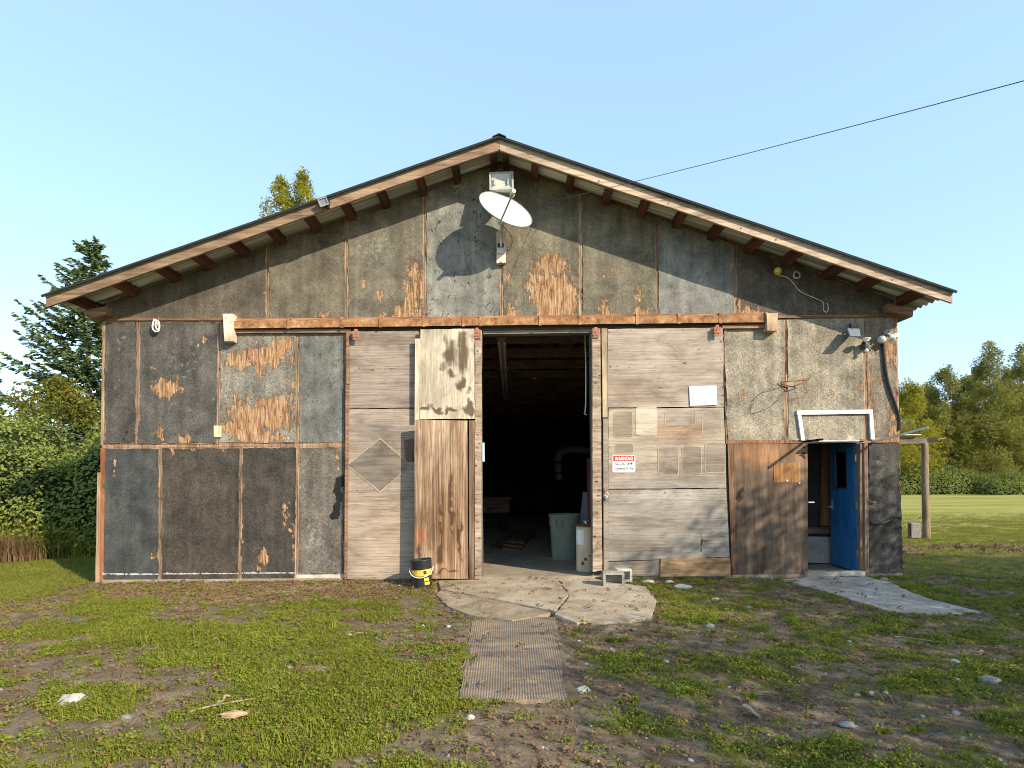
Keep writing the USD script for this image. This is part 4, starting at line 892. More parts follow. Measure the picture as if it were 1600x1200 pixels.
# ribbed mat
nu, nv_ = 41 * 6 + 1, 60
s, t = np.meshgrid(np.linspace(0, 1, nu), np.linspace(0, 1, nv_))
q = mat_q
pos = ((1 - s) * (1 - t))[..., None] * q[0] + (s * (1 - t))[..., None] * q[1] + (s * t)[..., None] * q[2] + ((1 - s) * t)[..., None] * q[3]
prof = np.cos(s * 41 * 2 * np.pi)
nz_ = meshkit.fbm(pos * [2.0, 2.0, 0], 4, 4) - .5
pos[..., 2] = -.001 + .002 * prof + nz_ * .02
edge = np.minimum(np.minimum(s, 1 - s) * .88, np.minimum(t, 1 - t) * 2.3)
wob = meshkit.fbm(np.stack([pos[..., 0] * 4, pos[..., 1] * 4, s * 0], -1), 3, 12) - .5
pos[..., 0] += wob * .05 * np.clip(1 - edge / .05, 0, 1); pos[..., 1] += wob * .07 * np.clip(1 - edge / .05, 0, 1)
i = np.arange(nu * nv_).reshape(nv_, nu); a, b, c_, d = i[:-1, :-1].ravel(), i[:-1, 1:].ravel(), i[1:, 1:].ravel(), i[1:, :-1].ravel()
v = pos.reshape(-1, 3); f = np.vstack([np.stack([a, b, c_], 1), np.stack([a, c_, d], 1)])
loop = np.r_[i[0, :], i[1:, -1], i[-1, -2::-1], i[-2:0:-1, 0]]; m_ = len(loop); k = np.arange(m_); k2 = (k + 1) % m_; n = len(v)
v2 = np.vstack([v, v[loop], v[loop] * [1, 1, 0] + [0, 0, -.03]]); f2 = np.vstack([f, np.stack([n + k, n + m_ + k, n + m_ + k2], 1), np.stack([n + k, n + m_ + k2, n + k2], 1)])
gro = np.r_[np.clip(.3 - prof.ravel() * .5, 0, 1) * .22, np.zeros(2 * m_)]
pth = part('/World', 'ribbed_mat', (v2, f2), 'mat_rubber', smooth=True, attrs={'groove': gro}, label='long ribbed brown rubber mat leading from the grass to the cracked concrete apron', cat='mat')

# ------------------------------------------------------------------ things on and about the barn
# satellite dish
C = P(790.5, 327, -.52)
w = CAM - C; w /= np.linalg.norm(w)
upi = up - (up @ w) * w; upi /= np.linalg.norm(upi); rgi = np.cross(upi, w)
e = .43 * rgi + .90 * upi; e /= np.linalg.norm(e)
nrm = .53 * w + .85 * e; nrm /= np.linalg.norm(nrm)
tb = .85 * w - .53 * e; tb /= np.linalg.norm(tb); ax = np.cross(nrm, tb)
sd_ = thing('satellite_dish', 'white satellite dish on a bent pole below the roof peak', 'satellite dish', P(783, 405, 0))
rings, seg = 9, 48; v, f = [], []
for side in (0, 1):
    for r in range(rings):
        for a in range(seg):
            th = a / seg * 2 * np.pi; rr = r / (rings - 1)
            p = C + ax * .425 * rr * math.cos(th) + tb * .31 * rr * math.sin(th) - nrm * (.075 * (1 - rr * rr) + .006 * side)
            v.append(p)
v = np.array(v); N = rings * seg
for side in (0, 1):
    for r in range(rings - 1):
        for a in range(seg):
            p0, p1 = side * N + r * seg + a, side * N + r * seg + (a + 1) % seg
            f += [[p0, p0 + seg, p1 + seg], [p0, p1 + seg, p1]] if side == 0 else [[p0, p1 + seg, p0 + seg], [p0, p1, p1 + seg]]
for a in range(seg):
    p0, p1 = (rings - 1) * seg + a, (rings - 1) * seg + (a + 1) % seg
    f += [[p0, N + p0, N + p1], [p0, N + p1, p1]]
part(sd_, 'reflector', (v, np.array(f)), 'dish_white', smooth=40)
rim = np.array([C + ax * .425 * math.cos(x) + tb * .31 * math.sin(x) for x in np.linspace(0, 2 * np.pi, 49)])
part(sd_, 'rim', tube(rim, .007, 6), 'dish_grey')
B0 = C + tb * .32 - nrm * .01
ad = nrm * .97 - tb * .16; ad /= np.linalg.norm(ad); E = B0 + ad * .43
part(sd_, 'feed_arm', beam(B0 - ad * .05, E, .026, .032, nrm), 'dish_grey')
ld_ = C - E; ld_ /= np.linalg.norm(ld_)
part(sd_, 'feed_horn', cat(tube([E - ld_ * .09, E + ld_ * .01], .030, 12), tube([E + ld_ * .01, E + ld_ * .05], .036, 12), beam(E - ad * .02, E + ad * .03, .04, .04, nrm)), 'lamp_grey')
part(sd_, 'lens_cap', tube([E + ld_ * .052, E + ld_ * .062], .033, 12), 'white_paint')
mp = P(783, 386, -.13)
back = C - nrm * .10
part(sd_, 'mast', tube(spline([mp, mp + [0, -.02, .12], P(784, 356, -.24), back + [0, .03, -.10], back], 20), .022, 10), 'galvanised')
part(sd_, 'back_bracket', beam(back - tb * .09, back + tb * .09, .09, .03, nrm), 'dish_grey')
sheet(sd_, 'mount_block', [(775.5, 362), (790, 361), (790.5, 410), (776, 411)], -.10, .09, 'pale_block', step=.02, jitter=.002, stain=[(783, 408, 8, 2, .9)])
part(sd_, 'base_plate', slab4([(776.5, 384), (788, 384), (789, 396), (777, 396)], -.118, .016), 'galvanised')
part(sd_, 'foot_flange', slab4([(777.5, 380), (787, 380), (787, 385), (777.5, 385)], -.15, .03), 'black_plastic')
part(sd_, 'cable', tube(spline([B0 - nrm * .03, P(797, 366, -.25), P(800, 380, -.1), P(795, 392, -.02), P(789, 398, -.02)], 18), .005, 5), 'wire_dark')

# floodlight at the peak
fl = thing('floodlight', 'grey box floodlight directly under the roof peak', 'floodlight', P(783, 300, 0))
FYL = -.36
q = np.array([P(764, 269, FYL), P(802, 267.5, FYL), P(803, 295, FYL - .10), P(765, 297, FYL - .10)])
dn = np.cross(q[1] - q[0], q[3] - q[0]); dn /= np.linalg.norm(dn); dn = dn if dn[1] > 0 else -dn
cc_ = q.mean(0); inn = cc_ + (q - cc_) * .84
ins = inn + dn * .06
fr = []
for k in range(4):
    k2 = (k + 1) % 4
    fr.append(hexa(np.array([q[k], q[k2], inn[k2], inn[k]]), np.array([q[k], q[k2], inn[k2], inn[k]]) + dn * .05))
part(fl, 'front_frame', cat(*fr), 'lamp_grey')
part(fl, 'housing', hexa(q + dn * .052, cc_ + (q - cc_) * .72 + dn * .17), 'lamp_grey')
nn = 10; t = np.linspace(0, 1, nn); vv = []
for s0 in (0.02, .98):
    for tt in t:
        p = inn[0] * (1 - s0) * (1 - tt) + inn[1] * s0 * (1 - tt) + inn[2] * s0 * tt + inn[3] * (1 - s0) * tt
        vv.append(p + dn * (.012 + .034 * math.sin(tt * math.pi)))
part(fl, 'reflector', (np.array(vv), np.array([[k, k + 1, nn + k + 1] for k in range(nn - 1)] + [[k, nn + k + 1, nn + k] for k in range(nn - 1)])), 'lamp_glass', smooth=True)
mid = (inn[0] + inn[3]) / 2 * .0 + cc_
for s0 in (.17, .83):
    p = inn[0] * (1 - s0) * .5 + inn[1] * s0 * .5 + inn[2] * s0 * .5 + inn[3] * (1 - s0) * .5
    dv_ = (inn[3] - inn[0]); dv_ /= np.linalg.norm(dv_)
    part(fl, 'lamp_holder', beam(p - dv_ * .065 + dn * .01, p + dv_ * .065 + dn * .01, .018, .018, dn), 'lamp_grey')
part(fl, 'bracket', cat(tube([cc_ + dn * .16, cc_ + dn * .20 + [0, 0, -.16], P(783, 302, -.02)], .018, 8), bx(P(779, 306, -.02) + [0, 0, 0], P(788, 298, -.02) + [0, .02, 0])), 'lamp_grey')

# overhead cable
A_, B_ = P(846, 318, -.02), P(1600, 114, -5.0)
t = np.linspace(0, 1.55, 40)[:, None]; cb = A_ + (B_ - A_) * t; cb[:, 2] -= .10 * (t * (1.55 - t))[:, 0]
part('/World', 'overhead_cable', tube(cb, .0036, 6), 'wire_dark', label='thin black overhead cable running from the gable wall to the upper right', cat='cable')

# small clip-on lamp on the left fascia
cl = thing('clip_lamp', 'small silver clip lamp fixed on the left fascia board', 'lamp', P(506, 316, FY))
p = P(506, 316, FY - .06)
part(cl, 'lamp_head', moved(trimesh.creation.box((.11, .07, .09)), p, ry=-.35, rx=.3), 'solar_glass')
part(cl, 'lamp_rim', moved(cat(*[trimesh.creation.box(b) if False else moved(trimesh.creation.box(b), o) for b, o in (((.13, .02, .012), (0, -.04, .05)), ((.13, .02, .012), (0, -.04, -.05)), ((.012, .02, .10), (.06, -.04, 0)), ((.012, .02, .10), (-.06, -.04, 0)))]), p, ry=-.35, rx=.3), 'steel')
part(cl, 'clip', bx(p + [.03, .02, -.07], p + [.07, .062, .06]), 'black_plastic')

# rope loop, yellow knob, ring, wire
rl = thing('rope_hank', 'pale rope hank hanging from the trim over the second upper panel', 'rope', P(243, 505, 0))
part(rl, 'rope_loop', tube(spline([P(241, 499, -.02), P(238.5, 508, -.07), P(241, 517, -.08), P(246, 518, -.08), P(249, 510, -.07), P(246, 501, -.05), P(243, 506, -.08), P(245, 514, -.09), P(243, 499, -.03)], 40), .012, 8), 'rope')
part(rl, 'hook', tube(spline([P(246, 494, -.01), P(248, 497, -.05), P(246, 501, -.06)], 10), .006, 6), 'rust_plate')
yk = thing('insulator', 'round yellow insulator knob under the right eave', 'insulator', P(1215, 425, 0))
part(yk, 'knob', moved(lathe([(0, 0), (.05, 0), (.062, .012), (.055, .03), (.03, .034), (.03, .045), (.045, .05), (.04, .065), (0, .068)], 20), P(1215, 424, 0), rx=math.pi / 2, rz=-.35), 'knob_yellow', smooth=40)
part(yk, 'nail', tube([P(1215, 424, -.06), P(1214.5, 424, -.085)], .008, 6), 'steel')
gi = thing('ring_insulator', 'dull grey ring beside the yellow insulator knob', 'insulator', P(1245, 430, 0))
part(gi, 'ring', moved(trimesh.creation.torus(.05, .014, major_sections=20, minor_sections=8), P(1245, 430, -.05), rx=math.pi / 2), 'lamp_grey', smooth=True)
part(gi, 'stem', tube([P(1243, 423, .0), P(1244, 425, -.05)], .012, 6), 'lamp_grey')
part('/World', 'thin_wire', tube(spline([P(1216, 431, -.04), P(1230, 434, -.05), P(1240, 443, -.03), P(1250, 455, -.03), P(1264, 462, -.03), P(1278, 468, -.03), P(1287, 474, -.03), P(1287, 485, -.05), P(1291, 488, -.05), P(1294, 483, -.04), P(1292, 474, -.02)], 60), .0055, 5), 'wire_pale',
     label='thin pale wire drooping from the yellow insulator to a hole under the right eave', cat='wire')

# solar lamp: panel and swivel head
so = thing('solar_lamp', 'solar lamp with a tilted panel and a round head near the upper right corner', 'lamp', P(1350, 530, 0))
q = np.array([P(1324, 513, -.10), P(1343, 513.5, -.10), P(1345, 525, -.28), P(1329, 525, -.28)])
dn = np.cross(q[1] - q[0], q[3] - q[0]); dn /= np.linalg.norm(dn); dn = dn if dn[2] > 0 else -dn
part(so, 'solar_panel', hexa(q, q - dn * .02), 'solar_glass')
part(so, 'panel_arm', tube([P(1328, 506, -.01), P(1329, 511, -.06), q.mean(0) - dn * .02], .012, 8), 'black_plastic')
hp = P(1353.5, 529, -.17)
part(so, 'lamp_head', moved(lathe([(0, .05), (.03, .045), (.055, .012), (.068, 0), (.062, -.006), (0, -.006)], 20), hp, rx=math.pi * .40 + math.pi / 2 + .3), 'white_paint', smooth=40)
part(so, 'lamp_neck', tube([hp + [0, .04, -.02], hp + [-.01, .08, -.06], P(1350, 540, -.07)], .02, 8), 'black_plastic')
part(so, 'sensor', moved(lathe([(0, 0), (.05, 0), (.055, .05), (.045, .09), (.02, .10), (0, .10)], 16), P(1351, 545, -.07)), 'black_plastic', smooth=40)
part(so, 'sensor_lens', moved(trimesh.creation.icosphere(2, .03), P(1354, 547.5, -.115)), 'white_paint', smooth=True)
# double floodlight on the corner
df = thing('corner_lamp', 'twin-headed white lamp on the upper right corner of the wall', 'lamp', P(1385, 530, 0))
for (x, y, rz) in ((1378, 531, -.5), (1393, 528, .7)):
    c0 = P(x, y, -.14)
    part(df, 'lamp_head', moved(lathe([(0, .06), (.028, .055), (.035, .03), (.06, 0), (.062, -.012), (.05, -.014), (0, -.008)], 20), c0, rx=math.pi / 2 + .45, rz=rz), 'lamp_glass', smooth=40)
    part(df, 'lamp_stem', tube([c0 + [0, .05, .03], P(1385, 521, -.03)], .014, 8), 'dish_grey')
part(df, 'junction_box', moved(lathe([(0, .0), (.055, 0), (.055, .035), (0, .035)], 16), P(1385, 520, 0), rx=math.pi / 2), 'dish_grey', smooth=40)
part(df, 'junction_box', bx(P(1398, 526, -.05), P(1403, 522, 0) + [0, -.002, 0]), 'white_paint')
part('/World', 'black_conduit', tube(spline([P(1379, 536, -.03), P(1381, 552, -.03), P(1385, 585, -.035), P(1392, 612, -.035), P(1400, 635, -.03), P(1404, 650, -.02), P(1405, 672, -.02)], 40), .022, 8), 'black_plastic', smooth=40,
     label='black conduit pipe running down the right corner from the twin lamp', cat='pipe')
# rusty hook with wire
hk = thing('wire_hook', 'rusty iron hook with trailing wires on the batten right of the track end', 'hook', P(1225, 602, 0))
part(hk, 'hook_iron', tube(spline([P(1220, 596, -.03), P(1243, 595, -.10), P(1262, 595, -.13), P(1250, 600, -.12), P(1232, 604, -.05), P(1222, 602, -.03)], 30), .008, 6), 'rust')
part(hk, 'hook_plate', slab4([(1221, 597), (1232, 595), (1231, 604), (1222, 606)], -.022, .012), 'rust')
part(hk, 'wire', tube(spline([P(1222, 604, -.03), P(1205, 608, -.05), P(1186, 616, -.04), P(1176, 630, -.03), P(1172, 645, -.02)], 24), .004, 5), 'wire_dark')
part(hk, 'wire', tube(spline([P(1222, 616, -.03), P(1208, 632, -.03), P(1190, 642, -.02), P(1173, 646, -.02)], 24), .003, 5), 'wire_dark')
# white awning frame over the small door
af = thing('awning_frame', 'white wooden frame fixed to the wall above the blue door', 'frame', P(1305, 690, 0))
for q in ([(1246, 641.5), (1364, 640), (1364, 646), (1246, 648)], [(1247, 648.5), (1252, 648.5), (1258, 688), (1252.5, 688)], [(1359, 646.5), (1364, 646.5), (1367, 686.5), (1361.5, 686.5)]):
    part(af, 'frame_strip', slab4(q, -.045, .032), 'white_paint')
part(af, 'flashing', hexa(np.array([P(1268, 689.5, -.02), P(1330, 689, -.02), P(1330, 691.5, -.02), P(1268, 692, -.02)]), np.array([P(1268, 689.5, -.02), P(1330, 689, -.02), P(1330, 691.5, -.02), P(1268, 692, -.02)]) + [0, -.22, .006]), 'galvanised')
a0 = P(1257, 690, -.01)
part(af, 'support_arm', beam(a0, a0 + [0, -.52, .0], .03, .03), 'ledger_wood')
part(af, 'support_arm', beam(P(1364, 690.5, -.01), P(1450, 668, -.85), .025, .03), 'galvanised')
part('/World', 'iron_pin', tube(spline([P(1357, 781, -.03), P(1362, 784, -.05), P(1368, 785, -.04)], 8), .012, 6), 'rust_plate', label='short iron pin in the panel right of the blue door', cat='pin')
ch = []
cp = spline([P(1361, 815, -.035), P(1372, 818, -.04), P(1385, 815, -.04), P(1397, 809, -.04), P(1404, 806, -.035), P(1407, 812, .0)], 26)
for k in range(25):
    m = trimesh.creation.torus(.022, .007, major_sections=10, minor_sections=5); m.apply_scale((1.25, .7, 1))
    dv_ = cp[k + 1] - cp[k]
    ch.append(moved(m, (cp[k] + cp[k + 1]) / 2, rx=(k % 2) * 1.3 + .2, ry=-math.atan2(dv_[2], dv_[0])))
part('/World', 'chain', cat(*ch), 'wire_dark', label='dark chain strung across the near-black corner panel', cat='chain')

# signs and padlock on the right door
ws = thing('warning_sign', 'small red and white warning sign about security cameras on the right door', 'sign', P(974, 738, -.07))
YS = -.078
part(ws, 'sign_plate', facade_poly(rrect(957, 711, 992.5, 738, 1.6), YS, .004), 'white_sign')
part(ws, 'red_band', facade_poly(sbox(958.2, 712.5, 991.3, 720.5), YS - .0015, .0013), 'sign_red')
def text_on(parent, name, s, u, v, h_px, y, matn, wpx=None, bold=False):
    o, hgt = P(u, v, y), h_px / FPX * (9 + y)
    m = meshkit.text_mesh(s, hgt, .0012, bold)
    if wpx: m.apply_scale((wpx / FPX * (9 + y) / (m.bounds[1][0]), 1, 1))
    vv = m.vertices
    vv = np.c_[vv[:, 0], -vv[:, 2], vv[:, 1]]
    a = -0.0  # the plate hangs level
    part(parent, name, (vv + o, m.faces), matn)
text_on(ws, 'lettering', 'WARNING', 960.6, 719.2, 5.2, YS - .0017, 'white_sign', 28.5, True)
text_on(ws, 'lettering', 'Security', 961, 727.2, 3.9, YS - .0002, 'sign_ink', 15.5, True)
text_on(ws, 'lettering', 'Cameras In Use', 961, 733.8, 3.9, YS - .0002, 'sign_ink', 28.5, True)
for x in (980.2, 984.8):
    pg = Polygon([(x, 723), (x + 3.6, 722.6), (x + 3.6, 724.6), (x + 2, 725.4), (x + 2, 727), (x + .6, 727), (x + .9, 725.4), (x, 725)]) if x > 982 else Polygon([(x - .4, 723.2), (x + 1.8, 723), (x + 3, 725), (x + 1.6, 727), (x - .2, 726.6), (x + 1, 725)])
    part(ws, 'camera_symbol', facade_poly(pg, YS - .0015, .0013), 'sign_ink')
pp = sheet('/World', 'paper_sheet', [(1077, 603.5), (1119.5, 602.5), (1120.5, 632.5), (1078.5, 634)], -.094, .012, 'white_sheet' if False else 'plywood_pale', step=.02, jitter=.001) if False else None
ps = thing('white_board', 'plain white board with a few specks, nailed on the upper right door', 'board', P(1098, 634, -.07))
part(ps, 'board_face', slab4([(1077, 603.5), (1119.5, 602.5), (1120.5, 632.5), (1078.5, 634)], -.088, .014), 'white_sign')
for x, y, r in ((1098, 616, .007), (1085, 611, .005), (1090, 607, .004), (1105, 613, .005), (1111, 626, .006), (1107, 627, .004)):
    part(ps, 'nail_head', moved(trimesh.creation.cylinder(r, .003, sections=8), P(x, y, -.0895), rx=math.pi / 2), 'dish_grey')
pl = thing('padlock', 'small silver padlock on the left edge of the right door', 'padlock', P(948, 776, -.1))
c0 = P(948, 774, -.125)
part(pl, 'lock_body', moved(trimesh.creation.capsule(.022, .024, count=[12, 12]), c0 - [0, 0, .03], rx=.0, ry=.35), 'steel', smooth=True)
part(pl, 'shackle', tube(spline([c0 + [-.02, 0, -.005], c0 + [-.016, 0, .035], c0 + [.004, 0, .05], c0 + [.02, 0, .032], c0 + [.018, 0, -.005]], 16), .005, 6), 'steel')
part(pl, 'hasp', slab4([(944, 764), (949, 763), (950, 768), (945, 770)], -.108, .008), 'rust_plate')

# bucket
bk0 = G(661.5, 917, 0); bk0[2] = .0
def tilt(m, ang): return moved(m, bk0, ry=ang)
TA = -.085
bu = thing('bucket', 'black and yellow plastic bucket leaning by the left sliding door', 'bucket', bk0)
H_, R0, R1 = .40, .130, .150
rr = lambda z: R0 + (R1 - R0) * z / H_
prof = [(0, .012), (R0 - .01, .012), (R0, .0), (rr(.06), .06), (rr(.27), .27)]
for zz in (.275, .305, .335, .365):
    prof += [(rr(zz), zz), (rr(zz) + .010, zz + .003), (rr(zz) + .010, zz + .010), (rr(zz), zz + .013)]
prof += [(R1, .39), (R1 + .008, .395), (R1 + .006, .405), (R1 - .004, .402), (R1 - .006, .30), (R0 - .008, .02), (0, .018)]
part(bu, 'pail', tilt(lathe(prof, 40), TA), 'black_plastic', smooth=35)
def band(z0, z1, a0, a1, off=.0025, n=28):
    t = np.linspace(a0, a1, n); v = np.vstack([np.c_[(rr(z) + off) * np.sin(t), -(rr(z) + off) * np.cos(t), np.full(n, z)] for z in (z0, z1)])
    f = []
    for k in range(n - 1):
        f += [[k, k + 1, n + k + 1], [k, n + k + 1, n + k]]
    return trimesh.Trimesh(v, f, process=False)
part(bu, 'yellow_band', tilt(band(.175, .265, -1.9, 1.9), TA), 'bucket_yellow', smooth=True)
part(bu, 'round_logo', tilt(band(.198, .248, .30, .62, .004, 8), TA), 'black_plastic')
part(bu, 'yellow_label', tilt(band(.045, .085, .35, .95, .003, 10), TA), 'bucket_yellow', smooth=True)
part(bu, 'yellow_label', tilt(band(.10, .145, .30, .85, .003, 10), TA), 'bucket_yellow', smooth=True)
t = np.linspace(-math.pi / 2, math.pi / 2, 24)
bail = np.c_[(.172) * np.sin(t), -.165 * np.cos(t) ** .8 - .01, .285 - .125 * np.cos(t)]
bail = bail @ trimesh.transformations.rotation_matrix(TA, (0, 1, 0))[:3, :3].T + bk0
part(bu, 'handle', tube(bail, .0055, 8), 'white_paint')

# cinder blocks
def cinder(name, label, quad_c, L, W, H, rz, matn, lying=True, tz=0.0, up_='y'):
    t_ = .034
    out = sbox(-L / 2, -H / 2, L / 2, H / 2).buffer(-.012).buffer(.012, quad_segs=3); 
    hole = [sbox(-L / 2 + t_, -H / 2 + t_, -t_ / 2, H / 2 - t_), sbox(t_ / 2, -H / 2 + t_, L / 2 - t_, H / 2 - t_)] if L > .3 else [sbox(-L / 2 + t_, -H / 2 + t_, L / 2 - t_, H / 2 - t_)]
    pg = out
    for h in hole: pg = pg.difference(h)
    m = trimesh.creation.extrude_polygon(pg, W, engine='earcut'); m.apply_translation((0, 0, -W / 2))
    m = moved(m, (0, 0, 0), rx=math.pi / 2)
    m = moved(m, (0, 0, H / 2), rz=rz)
    t = thing(name, label, 'cinder block', quad_c, group=None)
    part(t, 'block_body', moved(m, quad_c), matn)
    web = moved(trimesh.creation.box((L - 2 * t_ - .004, .03, H - 2 * t_ - .004)), np.array(quad_c) + [0, 0, H / 2])
    web.apply_translation(-np.array(quad_c)); web = moved(web, (0, .075, 0), rz=rz); web.apply_translation(quad_c)
    part(t, 'inner_web', web, matn)
    return t
p = G(960, 916, .02); cinder('cinder_block', 'grey cinder block in front, lying on the apron at the foot of the right door', (p[0], p[1] + .10, .018), .30, .19, .195, -.05, 'cement_block')
p = G(976, 909, .02); cinder('cinder_block', 'paler cinder block behind the grey one, against the right door', (p[0] - .005, p[1] + .09, .01), .23, .16, .195, .12, 'cement_block_pale')
# ------------------------------------------------------------------ inside the big opening
bc = G(885, 876, FLOOR); bc[1] += .28
tb_ = thing('rubbish_bin', 'large round green plastic bin just inside the big opening', 'bin', (bc[0], bc[1], FLOOR))
pr = [(0, .015), (.235, .015), (.245, 0), (.262, .30), (.280, .62), (.288, .625), (.290, .80), (.306, .805), (.310, .835), (.300, .845), (.286, .84), (.272, .6), (.236, .03), (0, .025)]
part(tb_, 'bin_body', moved(lathe(pr, 40), (bc[0], bc[1], FLOOR)), 'bin_green', smooth=35)
for a in (-.55 + math.pi * .0, math.pi - .2):
    dx, dy = math.sin(a + .62), -math.cos(a + .62)
    hd = cat(moved(trimesh.creation.box((.15, .03, .016)), (0, -.30, .765)), moved(trimesh.creation.box((.15, .03, .016)), (0, -.30, .655)), moved(trimesh.creation.box((.016, .03, .10)), (-.067, -.30, .71)), moved(trimesh.creation.box((.016, .03, .10)), (.067, -.30, .71)))
    part(tb_, 'bin_handle', moved(hd, (bc[0], bc[1], FLOOR), rz=a + .62 - .5), 'bin_green')
tc = G(920, 894, FLOOR); tc[1] += .17
tk_ = thing('water_tank', 'cream cylindrical tank with rust holes beside the green bin', 'tank', (tc[0], tc[1], FLOOR))
part(tk_, 'tank_body', moved(lathe([(0, 0), (.178, 0), (.182, .02), (.182, .73), (.176, .745)], 36), (tc[0], tc[1], FLOOR)), 'tank_cream', smooth=40)
part(tk_, 'tank_lid', moved(lathe([(.186, .725), (.188, .745), (.15, .765), (0, .775)], 36), (tc[0], tc[1], FLOOR)), 'tank_rust', smooth=40)
part(tk_, 'valve', moved(cat(lathe([(0, .765), (.022, .765), (.022, .80), (.03, .805), (.03, .82), (0, .825)], 12), trimesh.creation.box((.09, .015, .015)).apply_translation((0, 0, .815))), (tc[0] - .02, tc[1] - .03, FLOOR)), 'steel')
def on_tank(a0, a1, z0, z1, r=.1845, n=8):
    t = np.linspace(a0, a1, n); v = np.vstack([np.c_[r * np.sin(t), -r * np.cos(t), np.full(n, z)] for z in (z0, z1)]); f = []
    for k in range(n - 1): f += [[k, k + 1, n + k + 1], [k, n + k + 1, n + k]]
    return trimesh.Trimesh(v + [tc[0], tc[1], FLOOR], f, process=False)
part(tk_, 'paper_label', on_tank(-1.35, -.42, .44, .68), 'paper', smooth=True)
for a, z, r in ((-.55, .14, .03), (-.28, .21, .028), (.1, .275, .014)):
    part(tk_, 'rust_hole', moved(trimesh.creation.cylinder(r, .004, sections=14), (tc[0] + .1835 * math.sin(a), tc[1] - .1835 * math.cos(a), FLOOR + z), rx=math.pi / 2, rz=a), 'tank_rust')
part(tk_, 'seam', on_tank(-.1, 1.2, .248, .254, .184), 'tank_rust')
# boards on the floor
def floor_board(pts, th, z, label, tone):
    p = np.array([G(u, v, z) for u, v in pts]); q2 = p.copy(); q2[:, 2] -= th
    t = thing('loose_board', label, 'board', (*p.mean(0)[:2], z - th), group='loose boards on the barn floor')
    wpart(t, 'plank', hexa(p, q2), 'inside_planks', tone=tone)
wood('inside_planks', [(.13, .08, .045), (.22, .145, .085), (.32, .22, .14)], 'y', .8, 20)
floor_board([(765, 853), (779, 856), (812, 831), (801, 830)], .045, FLOOR + .046, 'short leftmost board lying loose on the barn floor', (.8, .75, .7))
floor_board([(784, 856), (812, 859), (836, 834), (813, 833)], .04, FLOOR + .041, 'wide bottom board of the little stack on the barn floor', (1, .95, .9))
floor_board([(786, 850), (815, 853), (836, 831.5), (815, 830)], .038, FLOOR + .080, 'wide top board of the little stack on the barn floor', (.8, .72, .66))
floor_board([(791, 845), (818, 847), (821, 843), (794, 841.5)], .03, FLOOR + .111, 'short cross piece lying on the little stack of boards', (1.25, 1.15, 1.0))
floor_board([(755, 819), (792, 819), (792, 817), (755, 817)], .03, FLOOR + .03, 'reddish board lying crosswise deep in the barn', (.7, .45, .4))
# leaning things behind the right door edge
rb = thing('leaning_board', 'tall red-brown board leaning upright behind the green bin', 'board', P(923, 870, 1.5))
b0 = np.array([P(917, 716, 1.75), P(930, 716, 1.75), P(930, 872, 1.45), P(920, 872, 1.45)]); wpart(rb, 'plank', hexa(b0, b0 + [0, .04, 0]), 'red_board')
gp = thing('grey_sheet', 'narrow blue-grey panel leaning behind the green bin', 'panel', P(912, 868, 1.9))
b0 = np.array([P(911, 768, 2.9), P(921, 770, 2.9), P(919, 868, 2.6), P(900, 868, 2.6)]); part(gp, 'panel_face', hexa(b0, b0 + [0, .03, 0]), 'grey_panel')
bt = thing('blue_tub', 'blue tub wedged between the green bin and the cream tank', 'tub', P(912, 830, 1.9))
part(bt, 'tub_body', moved(lathe([(0, 0), (.11, 0), (.13, .34), (.14, .35), (.13, .36), (.12, .34), (0, .32)], 20), G(911, 868, FLOOR) + [0, .1, .24]), 'blue_plastic', smooth=40)
part(bt, 'tub_stand', moved(lathe([(0, 0), (.10, 0), (.11, .24), (0, .24)], 20), G(911, 868, FLOOR) + [0, .1, 0]), 'inside_wall', smooth=40)
# strip lights
for k, (ya, yb) in enumerate(((1.0, 3.4), (3.5, 5.9), (6.0, 8.4))):
    t = thing('strip_light', ('nearest', 'middle', 'farthest')[k] + ' of the pale strip lights hung under the barn ceiling', 'strip light', (-.165, ya, 3.9), group='strip lights under the ceiling')
    part(t, 'housing', bx((-.22, ya, 3.965), (-.11, yb, 4.03)), 'lamp_grey')
    for dx in (-.045, .045):
        part(t, 'tube', tube([(-.165 + dx, ya + .05, 3.945), (-.165 + dx, yb - .05, 3.945)], .017, 8), 'white_paint')
    part(t, 'reflector', bx((-.25, ya + .01, 4.031), (-.08, yb - .01, 4.037)), 'lamp_grey')
pc = thing('pull_cord', 'white pull cord hanging inside the opening near the right door', 'cord', P(914, 645, .6))
part(pc, 'cord', tube(spline([P(914, 520, .6), P(915, 560, .6), P(915.5, 610, .6), P(914.5, 643, .6)], 20), .011, 6), 'white_paint')
part(pc, 'cord_end', tube(spline([P(914.5, 643, .6), P(913, 646, .6), P(917, 648, .6)], 8), .010, 6), 'white_paint')
vp = thing('vent_pipe', 'grey bent vent pipe deep inside the barn', 'pipe', P(873, 745, 9.5))
part(vp, 'pipe_elbow', tube(spline([P(872, 750, 9.5), P(872.5, 722, 9.5), P(876, 708, 9.5), P(888, 703, 9.5), P(925, 702, 9.5)], 26), .12, 14), 'dish_grey', smooth=40)
wt = thing('work_table', 'dark work table deep inside the barn on the left', 'table', (-.75, 7.5, FLOOR))
wpart(wt, 'table_top', bx((-1.6, 7.0, .98), (-.05, 8.0, 1.04)), 'inside_wood', tone=(1.3, 1.3, 1.2))
wpart(wt, 'front_panel', bx((-1.6, 7.05, .62), (-.08, 7.09, .975)), 'inside_wood', tone=(1.1, 1.15, 1.1))
for X_ in (-1.5, -.2):
    for Y_ in (7.12, 7.9): wpart(wt, 'leg', bx((X_ - .04, Y_ - .04, FLOOR), (X_ + .04, Y_ + .04, .978)), 'inside_dark')

